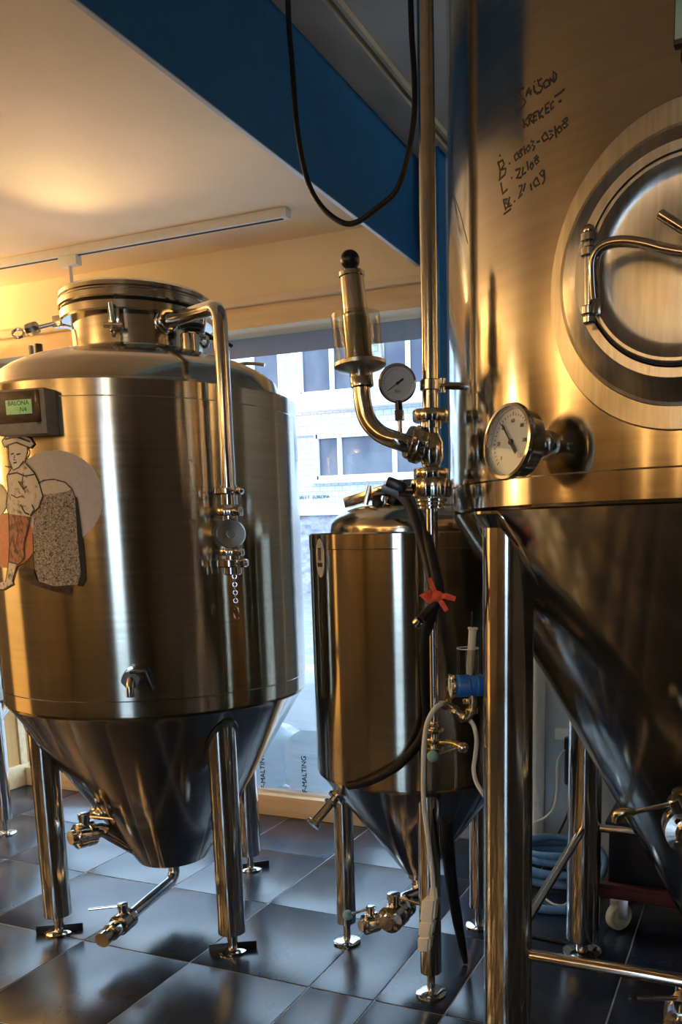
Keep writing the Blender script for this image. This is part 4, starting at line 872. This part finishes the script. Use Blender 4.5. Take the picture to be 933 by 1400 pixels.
for k, (py_, r) in enumerate(((684, 0.033), (689, 0.031), (694, 0.029))): MB().ring((PX, YP, pz(py_)), (0, 0, 1), 0.01, r, 0.006, 36, 0.001).build('ferrule', 'steel', SP)
# butterfly handle to the side
hb = MB().cyl((PX, YP, pz(672)), at_y(545, 672, YP - 0.03), 0.011, 18).build('handle_shaft', 'steel', SP)
MB().bar(at_y(556, 668, YP - 0.03), at_y(530, 658, YP - 0.04), 0.035, 0.022, 0.006).build('handle_grip', 'black_plastic', hb)
# bracket to the tank
bd = Vector((cB[0] - PX, cB[1] - YP, 0)).normalized(); bz = pz(527)
br_ = MB().cyl(Vector((PX, YP, bz)), Vector((PX, YP, bz)) + bd * 0.064, 0.0075, 16).build('pipe_bracket', 'steel', SP)
MB().ring((PX, YP, bz), (0, 0, 1), 0.0165, 0.0215, 0.022, 36, 0.002).build('bracket_ring', 'steel', br_)
MB().cyl(Vector((PX, YP, bz)) + bd * 0.025 - up * 0.014, Vector((PX, YP, bz)) + bd * 0.025 + up * 0.014, 0.007, 12).build('bracket_bolt', 'steel', br_)
# branch with elbow up to the relief valve
YV = YP - 0.05
def q_(px, py, dy=0.0): return at_y(px, py, YV + dy)
arm_ = MB().tube([Vector((PX, YP, pz(610))), q_(566, 609, 0.02), q_(545, 603), q_(520, 593), q_(503, 574), q_(496, 548), q_(494, 522), q_(492, 506)], 0.0185, 24, 6).build('relief_elbow', 'steel', SP)
ax_ = (q_(545, 602) - q_(575, 611, 0.03)).normalized()
nut(q_(571, 608, 0.02), ax_, 0.038, 0.022).build('union_nut', 'steel', arm_)
MB().ring(q_(561, 605, 0.015), ax_, 0.015, 0.034, 0.012, 36).build('ferrule', 'steel', arm_)
MB().lathe([(0.028, 0), (0.022, 0.012), (0.019, 0.02)], q_(580, 612, 0.035), ax_, 28).build('tee_branch', 'steel', arm_)
va = (q_(480, 372) - q_(494, 520)).normalized(); vo = q_(493, 503)
def vh(px, py): return (q_(px, py) - vo).dot(va)
rvv = MB().lathe([(0.0185, vh(494, 531)), (0.024, vh(494, 529)), (0.024, vh(494, 512)), (0.020, vh(494, 508))], vo, va, 32).build('valve_collar', 'steel', SP)
MB().lathe([(0.018, -0.012), (0.046, -0.003), (0.0535, 0.003), (0.0535, 0.010), (0.048, 0.012), (0.02, 0.010)], vo, va, 56).build('drip_plate', 'brushed', rvv)
zt_ = vh(483, 375); zg = vh(488, 430)
MB().lathe([(0.024, 0.006), (0.029, 0.012), (0.029, 0.02), (0.027, 0.026), (0.027, zg * 0.98), (0.0245, zg * 1.02), (0.0235, zt_ - 0.006), (0.026, zt_ - 0.004), (0.026, zt_ + 0.004), (0.022, zt_ + 0.007), (0, zt_ + 0.007)], vo, va, 40).build('valve_barrel', 'steel', rvv, 30)
MB().lathe([(0.050, 0.008), (0.050, zg), (0.0475, zg), (0.0475, 0.008)], vo, va, 56, close=True).build('clear_shroud', 'clear_plastic', rvv)
MB().cyl(vo + va * zt_, vo + va * (zt_ + 0.02), 0.005, 12).build('pull_rod', 'steel', rvv)
MB().sphere(vo + va * (zt_ + 0.028), 0.0195, 28).build('pull_knob', 'black_plastic', rvv)
# pressure gauge
gc = q_(544, 524, 0.01); gn = (CAM_C - gc).normalized(); gn = (gn + Vector((-0.05, 0, 0.0))).normalized()
pg = MB().lathe([(0, -0.022), (0.031, -0.022), (0.034, -0.018), (0.034, 0.004), (0.0385, 0.006), (0.0385, 0.012), (0.035, 0.014), (0.0335, 0.010), (0.0335, 0.004), (0, 0.004)], gc, gn, 56).build('pressure_gauge', 'steel', SP, 30)
MB().lathe([(0, 0.0045), (0.033, 0.0045), (0.033, 0.0052), (0, 0.0052)], gc, gn, 40).build('dial_face', 'dial_white', pg)
dial_marks(pg, gc, gn, 0.033, 0.78, 25, math.radians(215), 0.72, 0.0056, False)
text('dial_text', 'bar', 0.009, 'ink', pg, mat4(gc + gn * 0.0056 - up * 0.015, up.cross(gn).normalized(), gn.cross(up.cross(gn).normalized()), gn), 0.0002)
MB().lathe([(0, 0.009), (0.034, 0.009), (0.034, 0.0096), (0, 0.0096)], gc, gn, 40).build('dial_glass', 'window_glass', pg)
MB().cyl(q_(545, 548, 0.01), q_(546, 562, 0.01), 0.0075, 16).build('gauge_neck', 'black_plastic', pg)
MB().cyl(q_(546, 561, 0.01), q_(547, 575, 0.01), 0.0095, 6).build('gauge_nut', 'steel', pg)
MB().cyl(q_(547, 574, 0.01), q_(548, 604, 0.01), 0.0045, 12).build('gauge_stem', 'steel', pg)
# lower sampling valve with teal knob
for py_, r in ((990, 0.014), (998, 0.021), (1012, 0.018), (1024, 0.022)): nut((PX, YP, pz(py_)), (0, 0, 1), r, 0.011, 8).build('union_nut', 'brass', SP)
lv0 = at_y(633, 1022, YP - 0.02); lv1 = at_y(592, 1034, YP - 0.06)
lvr = MB().tube([Vector((PX, YP, pz(1015))), at_y(618, 1016, YP - 0.01), lv0], 0.008, 12, 3).build('sampling_valve', 'brass', SP)
MB().sphere(lv0, 0.012, 16).build('lever_joint', 'steel', lvr)
MB().cyl(lv0, lv1, 0.0035, 10).build('lever', 'steel', lvr)
MB().sphere(lv1, 0.0125, 20).build('knob', 'teal_plastic', lvr)

# ================================================================== REGULATOR, HOSES, TUBES
YR = 1.72
def g_(px, py, dy=0.0): return at_y(px, py, YR + dy)
RG = thing('pressure_regulator', g_(640, 960), 'blue ringed pressure regulator with clear cup on the standpipe', 'regulator')
ra = (g_(618, 939, -0.01) - g_(650, 937, 0.02)).normalized()
MB().lathe([(0, 0.0), (0.023, 0.0), (0.0245, 0.003), (0.0245, 0.014), (0.0225, 0.016), (0.0225, 0.030), (0.0245, 0.032), (0.0245, 0.056), (0.022, 0.060), (0, 0.060)], g_(660, 936, 0.02), ra, 36).build('body_ring', 'blue_plastic', RG, 30)
gb = MB().lathe([(0, 0), (0.026, 0), (0.028, 0.004), (0.028, 0.010), (0.025, 0.012), (0.024, 0.008), (0, 0.008)], g_(622, 938, -0.005), ra, 40).build('gauge', 'steel', RG, 30)
MB().lathe([(0, 0.0082), (0.0238, 0.0082), (0.0238, 0.009), (0, 0.009)], g_(622, 938, -0.005), ra, 32).build('dial_face', 'dial_white', gb)
MB().bar(g_(622, 938, -0.005) + ra * 0.010 - up * 0.004, g_(622, 938, -0.005) + ra * 0.010 + up * 0.016, 0.002, 0.001, 0).build('needle', 'ink', gb)
cu0 = g_(640, 922, 0.01)
MB().lathe([(0.024, 0), (0.024, 0.058), (0.0225, 0.058), (0.0225, 0)], cu0, (0, 0, 1), 40, close=True).build('clear_cup', 'clear_plastic', RG)
MB().torus(cu0 + Vector((0, 0, 0.058)), (0, 0, 1), 0.0235, 0.0012, 40, 8).build('cup_rim', 'white_plastic', RG)
MB().lathe([(0, -0.002), (0.007, -0.002), (0.0085, 0.02), (0.0085, 0.098), (0.011, 0.100), (0.011, 0.104), (0, 0.104)], cu0 + Vector((0.004, 0, 0)), (0.08, 0, 1), 20).build('plunger', 'cream_plastic', RG)
MB().cyl(g_(646, 858, 0.01), g_(646, 836, 0.01), 0.003, 10).build('plunger_rod', 'steel', RG)
MB().tube([Vector((PX, YP, pz(962))), g_(612, 964, -0.01), g_(628, 976), g_(640, 982), g_(646, 966), g_(646, 950)], 0.0085, 14, 4).build('brass_elbow', 'brass', RG)
for px_, py_, r in ((610, 963, 0.013), (622, 972, 0.012), (634, 980, 0.013), (645, 972, 0.014), (640, 958, 0.012)): nut(g_(px_, py_, -0.003), (0.8, -0.1, -0.4) if px_ < 640 else (0, 0, 1), r, 0.012, 6).build('fitting', 'brass', RG)
YT = 1.66
WT = tag(MB().tube([at_y(604, 962, YT), at_y(594, 970, YT - 0.02), at_y(584, 990, YT - 0.02), at_y(580, 1020, YT - 0.02), at_y(579, 1060, YT - 0.02), at_y(580, 1100, YT - 0.02), at_y(586, 1150, YT - 0.02), at_y(591, 1190, YT - 0.02), at_y(593, 1218, YT - 0.02)], 0.0055, 12, 6).build('white_cable', 'white_plastic'), 'thin white cable hanging from the regulator to a cream socket block', 'cable')
HG = thing('extension_socket', at_y(583, 1299, YT - 0.02), 'cream plastic extension socket block hanging at the end of a white cable', 'socket block')
def hexa(top, bot, dt, name):
    (xl, xr, y), (xl2, xr2, y2) = top, bot; yy = YT - 0.02; vs_ = []
    for (a, b_, c_) in ((xl, xr, y), (xl2, xr2, y2)):
        p, q = at_y(a, c_, yy), at_y(b_, c_, yy); vs_ += [p + Vector((0, -dt, 0)), q + Vector((0, -dt, 0)), q + Vector((0, dt, 0)), p + Vector((0, dt, 0))]
    bm = bmesh.new(); V = [bm.verts.new(v) for v in vs_]
    for f in ([0, 1, 2, 3], [4, 5, 6, 7], [0, 1, 5, 4], [1, 2, 6, 5], [2, 3, 7, 6], [3, 0, 4, 7]): bm.faces.new([V[k] for k in f])
    bmesh.ops.recalc_face_normals(bm, faces=list(bm.faces)); bmesh.ops.bevel(bm, geom=list(bm.edges), offset=0.005, segments=3, affect='EDGES'); bm.verts.index_update()
    mb = MB().add([v.co.copy() for v in bm.verts], [[v.index for v in f.verts] for f in bm.faces]); bm.free()
    return mb.build(name, 'cream_plastic', HG)
hexa((589, 597, 1211), (586, 599, 1232), 0.007, 'cable_boot')
hexa((580, 599, 1226), (576, 596, 1258), 0.014, 'socket_segment')
hexa((576, 595.5, 1257), (573.5, 592, 1279), 0.0135, 'socket_segment')
hexa((573.5, 591.5, 1278), (573, 589, 1299), 0.013, 'socket_segment')
tag(MB().tube([g_(640, 982, 0.005), g_(648, 992), g_(652, 1012), g_(650, 1035), g_(648, 1052), g_(652, 1070), g_(664, 1090), g_(690, 1130, 0.12)], 0.005, 12, 6).build('white_tube', 'white_plastic'), 'thin white tube curling behind the thick tank leg below the regulator', 'tube')
YH = 1.61
HO = thing('black_hose', at_y(548, 684, YH), 'black rubber hose bent down from the small tank lid, tied with red ribbon', 'hose')
MB().tube([at_y(528, 668, 2.05), at_y(548, 676, 1.85), at_y(565, 700, 1.74), at_y(580, 745, 1.66), at_y(590, 785, YH + 0.01), at_y(594, 822, YH), at_y(583, 868, YH + 0.08), at_y(582, 930, 1.82), at_y(584, 990, 1.93), at_y(568, 1022, 1.96), at_y(540, 1050, 1.97), at_y(505, 1068, 1.97), at_y(478, 1074, 2.0)], 0.0125, 16, 6).build('hose', 'rubber', HO)
MB().tube([at_y(546, 668, 2.0), at_y(562, 684, 1.83), at_y(580, 720, 1.7), at_y(592, 765, 1.62), at_y(600, 805, YH - 0.01), at_y(600, 820, YH - 0.015), at_y(590, 832, YH - 0.02), at_y(577, 846, YH - 0.03)], 0.0105, 16, 6).build('hose_tail', 'rubber', HO)
e_ = at_y(575, 848, YH - 0.03)
MB().cyl(e_, e_ + (at_y(568, 855, YH - 0.03) - e_) * 0.9, 0.011, 18, None, 0.002).build('hose_nozzle', 'steel', HO)
RBN = thing('red_ribbon', at_y(598, 815, YH - 0.03), 'red ribbon knotted round the black hose', 'ribbon')
rc = at_y(598, 815, YH - 0.03)
MB().sphere(rc, 0.011, 14, (1.2, 0.8, 1)).build('knot', 'red_ribbon', RBN)
def strip(pts, w, name):
    P = [Vector(p) for p in pts]; vs_ = []; fs = []
    for i, p in enumerate(P):
        t = (P[min(i + 1, len(P) - 1)] - P[max(i - 1, 0)]).normalized(); s2 = t.cross(Vector((0.2, -1, 0.1))).normalized() * w[i] / 2; nn = t.cross(s2).normalized() * 0.0008
        vs_ += [p + s2 + nn, p - s2 + nn, p - s2 - nn, p + s2 - nn]
    for i in range(len(P) - 1):
        for k in range(4): fs.append([4 * i + k, 4 * i + (k + 1) % 4, 4 * i + 4 + (k + 1) % 4, 4 * i + 4 + k])
    fs.append([0, 1, 2, 3]); n_ = 4 * (len(P) - 1); fs.append([n_, n_ + 1, n_ + 2, n_ + 3])
    MB().add(vs_, fs).build(name, 'red_ribbon', RBN)
YQ = YH - 0.03
strip([at_y(598, 815, YQ), at_y(592, 803, YQ - 0.005), at_y(588, 790, YQ)], [0.006, 0.010, 0.006], 'ribbon_tail')
strip([at_y(598, 815, YQ), at_y(588, 812, YQ - 0.008), at_y(580, 815, YQ - 0.006), at_y(588, 821, YQ), at_y(597, 817, YQ)], [0.008, 0.016, 0.020, 0.014, 0.006], 'ribbon_loop')
strip([at_y(598, 815, YQ), at_y(610, 815, YQ - 0.006), at_y(623, 819, YQ)], [0.006, 0.012, 0.010], 'ribbon_loop')
strip([at_y(598, 816, YQ), at_y(605, 825, YQ - 0.004), at_y(611, 835, YQ)], [0.006, 0.011, 0.009], 'ribbon_tail')
# thicker black hose hanging to the floor behind the small tank leg
fh = at_z(637, 1316, 0.006)
tag(MB().tube([at_y(612, 1120, 2.05), at_y(613, 1160, 2.1), at_y(618, 1210, 2.2), at_y(626, 1260, fh.y - 0.02), fh], 0.014, 16, 6, rads=[0.016, 0.018, 0.018, 0.016, 0.008]).build('black_hose', 'rubber'), 'black rubber hose hanging to the floor behind the small tank leg', 'hose')
# black cable looped from the ceiling
YK = 2.0
cb_ = [(392, -110), (393, -40), (395, 30), (400, 90), (405, 160), (413, 215), (425, 258), (445, 288), (470, 305), (490, 303), (515, 285), (540, 263), (555, 225), (566, 165), (567, 110), (563, 40), (561, -40), (560, -110)]
pts = [at_y(x, y, YK) for x, y in cb_]; pts[0].z = ZC2; pts[-1].z = ZC2
tag(MB().tube(pts, 0.0068, 12, 6).build('hanging_cable', 'rubber'), 'black cable hanging in a loop from the ceiling by the blue fascia', 'cable')

# ================================================================== SACKS IN THE WINDOW
def sack(name, label, cx, cy, z0, w, d, h, material, group, seed, lettering=None, lx=0.30):
    rnd = random.Random(seed); vs_ = []; fs = []; n = 28; rows = 18
    for j in range(rows + 1):
        t = j / rows; e = min(1.0, math.sqrt(max(0, 1 - (2 * t - 1)**6)) + 0.0) * (0.96 + 0.04 * math.sin(t * PI))
        e = max(e, 0.55)
        for i in range(n):
            a = 2 * PI * i / n; ca, sa_ = math.cos(a), math.sin(a)
            sx = (abs(ca)**0.45) * (1 if ca >= 0 else -1); sy = (abs(sa_)**0.6) * (1 if sa_ >= 0 else -1)
            cr = 0.012 * math.sin(t * 46 + 2 * math.sin(a * 2 + seed)) * (0.6 + 0.4 * math.sin(a * 3 + t * 9))
            vs_.append((cx + sx * (w / 2) * e + cr * 0.6, cy + sy * (d / 2) * e + cr, z0 + h * t))
    for j in range(rows):
        for i in range(n): k = (i + 1) % n; fs.append([j * n + i, j * n + k, (j + 1) * n + k, (j + 1) * n + i])
    fs.append(list(range(n))[::-1]); fs.append([rows * n + i for i in range(n)])
    t_ = thing(name, (cx, cy, z0), label, 'sack', group)
    MB().add(vs_, fs).build('sack_body', material, t_, 70)
    if lettering:
        text('lettering', lettering[0], lettering[1], 'ink', t_, mat4((cx + w * lx, cy - d / 2 - 0.012, z0 + h * 0.42), (0, 0, 1), (-1, 0, 0), (0, -1, 0)), 0.002)
    return t_
GS = 'malt sacks outside the window'
ZL = 0.046
yS = 3.56
xa = at_y(381, 1050, yS - 0.12).x
sack('malt_sack', 'pale blue malt sack on the ledge, lying beside the boy sticker tank', xa - 0.215, yS, ZL, 0.42, 0.26, 0.33, 'sack_blue', GS, 1, ('F-MALTING', 0.036), 0.33)
sack('malt_sack', 'pale blue malt sack on the ledge, behind the small tank drain', xa + 0.205, yS, ZL, 0.40, 0.26, 0.34, 'sack_blue', GS, 5, ('F-MALTING', 0.036), -0.12)
sack('malt_sack', 'crumpled white malt sack resting on the blue sack by the small tank', xa + 0.16, yS + 0.01, ZL + 0.341, 0.40, 0.26, 0.30, 'sack_white', GS, 9)
sack('malt_sack', 'crumpled white malt sack mostly hidden behind the boy sticker tank', xa - 0.25, yS + 0.01, ZL + 0.331, 0.38, 0.26, 0.20, 'sack_white', GS, 12)

# ================================================================== BY THE BACK WALL
cp = at_y(741, 1000, YW); 
tag(MB().cyl((cp.x - 0.01, YW - 0.034, 0), (cp.x - 0.01, YW - 0.034, ZC2), 0.030, 28).build('wall_pipe', 'white_plastic'), 'white vertical service pipe on the grey wall', 'pipe')
skp = at_y(772, 1003, YW - 0.02)
SK = thing('socket_box', (skp.x, YW, skp.z), 'white wall socket box with plugs beside the white pipe', 'socket')
MB().box((skp.x, YW - 0.022, skp.z), (0.07, 0.044, 0.045), None, 0.004).build('cover', 'white_plastic', SK)
MB().box((skp.x + 0.028, YW - 0.05, skp.z - 0.03), (0.035, 0.05, 0.05), None, 0.006).build('plug', 'black_plastic', SK)
MB().cyl((skp.x + 0.03, YW - 0.055, skp.z - 0.055), (skp.x + 0.03, YW - 0.055, skp.z - 0.20), 0.02, 16, None, 0.005).build('adapter', 'black_plastic', SK)
yc = YW - 0.06
tag(MB().tube([at_y(782, 1020, yc), at_y(772, 1026, yc), at_y(763, 1042, yc), at_y(762, 1080, yc), at_y(758, 1103, yc), at_y(748, 1116, yc), at_y(734, 1123, yc), at_y(715, 1126, yc)], 0.0055, 10, 5).build('power_cable', 'white_plastic'), 'white power cable looping down from the socket box', 'cable')
fe = at_z(733, 1200, 0.006)
tag(MB().tube([at_y(779, 1050, yc), at_y(781, 1075, yc), at_y(780, 1100, yc), at_y(772, 1124, yc - 0.02), at_y(755, 1155, yc - 0.1), at_y(735, 1178, fe.y + 0.05), fe + Vector((-0.08, 0, 0)), fe + Vector((-0.16, -0.02, 0))], 0.005, 10, 5).build('power_cable', 'rubber'), 'black power cable running from the socket box to the floor', 'cable')
hc = at_z(762, 1204, 0); hs = thing('garden_hose', (hc.x, hc.y, 0), 'coiled blue hose lying on the floor by the grey wall', 'hose')
mb = MB(); P = []
for k in range(5 * 20 + 1):
    a = 2 * PI * k / 20; rr = 0.13 + 0.018 * math.sin(a * 0.37 + 1) ; P.append((hc.x + rr * 1.2 * math.cos(a), hc.y + rr * math.sin(a), 0.016 + 0.026 * k / 20 + 0.006 * math.sin(a * 1.7)))
mb.tube(P, 0.0145, 12, 1).build('coil', 'blue_hose', hs)
MB().tube([P[-1], (hc.x + 0.2, hc.y - 0.12, 0.12), (hc.x + 0.12, hc.y - 0.26, 0.02), (hc.x - 0.1, hc.y - 0.3, 0.016)], 0.0145, 12, 6).build('loose_end', 'blue_hose', hs)
tag(MB().tube([at_z(745, 1228, 0.004), at_z(757, 1236, 0.004), at_z(772, 1237, 0.004), at_z(779, 1228, 0.004), at_z(781, 1216, 0.004)], 0.004, 8, 6).build('floor_cable', 'white_plastic'), 'short white cable end lying on the slate floor', 'cable')
tag(MB().tube([at_z(728, 1280, 0.005), at_z(748, 1284, 0.005), at_z(768, 1288, 0.005), at_z(790, 1292, 0.005)], 0.006, 8, 6).build('floor_cable', 'rubber'), 'black cable lying on the slate floor by the rear tank leg', 'cable')
# low dolly behind the large tank
wc = at_z(846, 1270, 0)
DY = thing('dolly', (wc.x + 0.3, wc.y + 0.25, 0), 'low dark red dolly with tan wheels behind the large tank', 'dolly')
wh = 0.047
dk = rect(wc.x - 0.06, wc.x + 0.58, wc.y - 0.03, wc.y + 0.46, 0.115, 0.150, 0.005).build('deck', 'red_paint', DY)
rect(wc.x - 0.06, wc.x + 0.58, wc.y - 0.03, wc.y - 0.005, 0.148, 0.165, 0.003).build('rim', 'red_paint', dk)
for sx, sy in ((0, 0), (0.5, 0), (0, 0.40), (0.5, 0.40)):
    x, y = wc.x + sx, wc.y + sy
    w_ = MB().lathe([(0, -0.014), (wh * 0.45, -0.014), (wh * 0.5, -0.008), (wh * 0.8, -0.008), (wh * 0.86, -0.017), (wh * 0.97, -0.013), (wh, 0), (wh * 0.97, 0.013), (wh * 0.86, 0.017), (wh * 0.8, 0.008), (wh * 0.5, 0.008), (wh * 0.45, 0.014), (0, 0.014)], (x, y, wh), (0.75, -0.65, 0), 32).build('wheel', 'tan_rubber', DY)
    fk = Vector((0.75, -0.65, 0)).normalized()
    for sgn in (-1, 1): MB().bar(Vector((x, y, wh - 0.005)) + fk * 0.022 * sgn, Vector((x, y, 0.116)) + fk * 0.022 * sgn, 0.005, 0.03, 0.001).build('fork', 'brushed', w_)

crate = thing('crate', (wc.x + 0.25, wc.y + 0.2, 0.150), 'dark plastic crate standing on the red dolly', 'crate')
rect(wc.x - 0.04, wc.x + 0.54, wc.y + 0.0, wc.y + 0.42, 0.151, 0.36, 0.012).build('crate_body', 'black_plastic', crate)
rect(wc.x - 0.052, wc.x + 0.552, wc.y - 0.003, wc.y + 0.432, 0.345, 0.372, 0.006).build('crate_rim', 'black_plastic', crate)
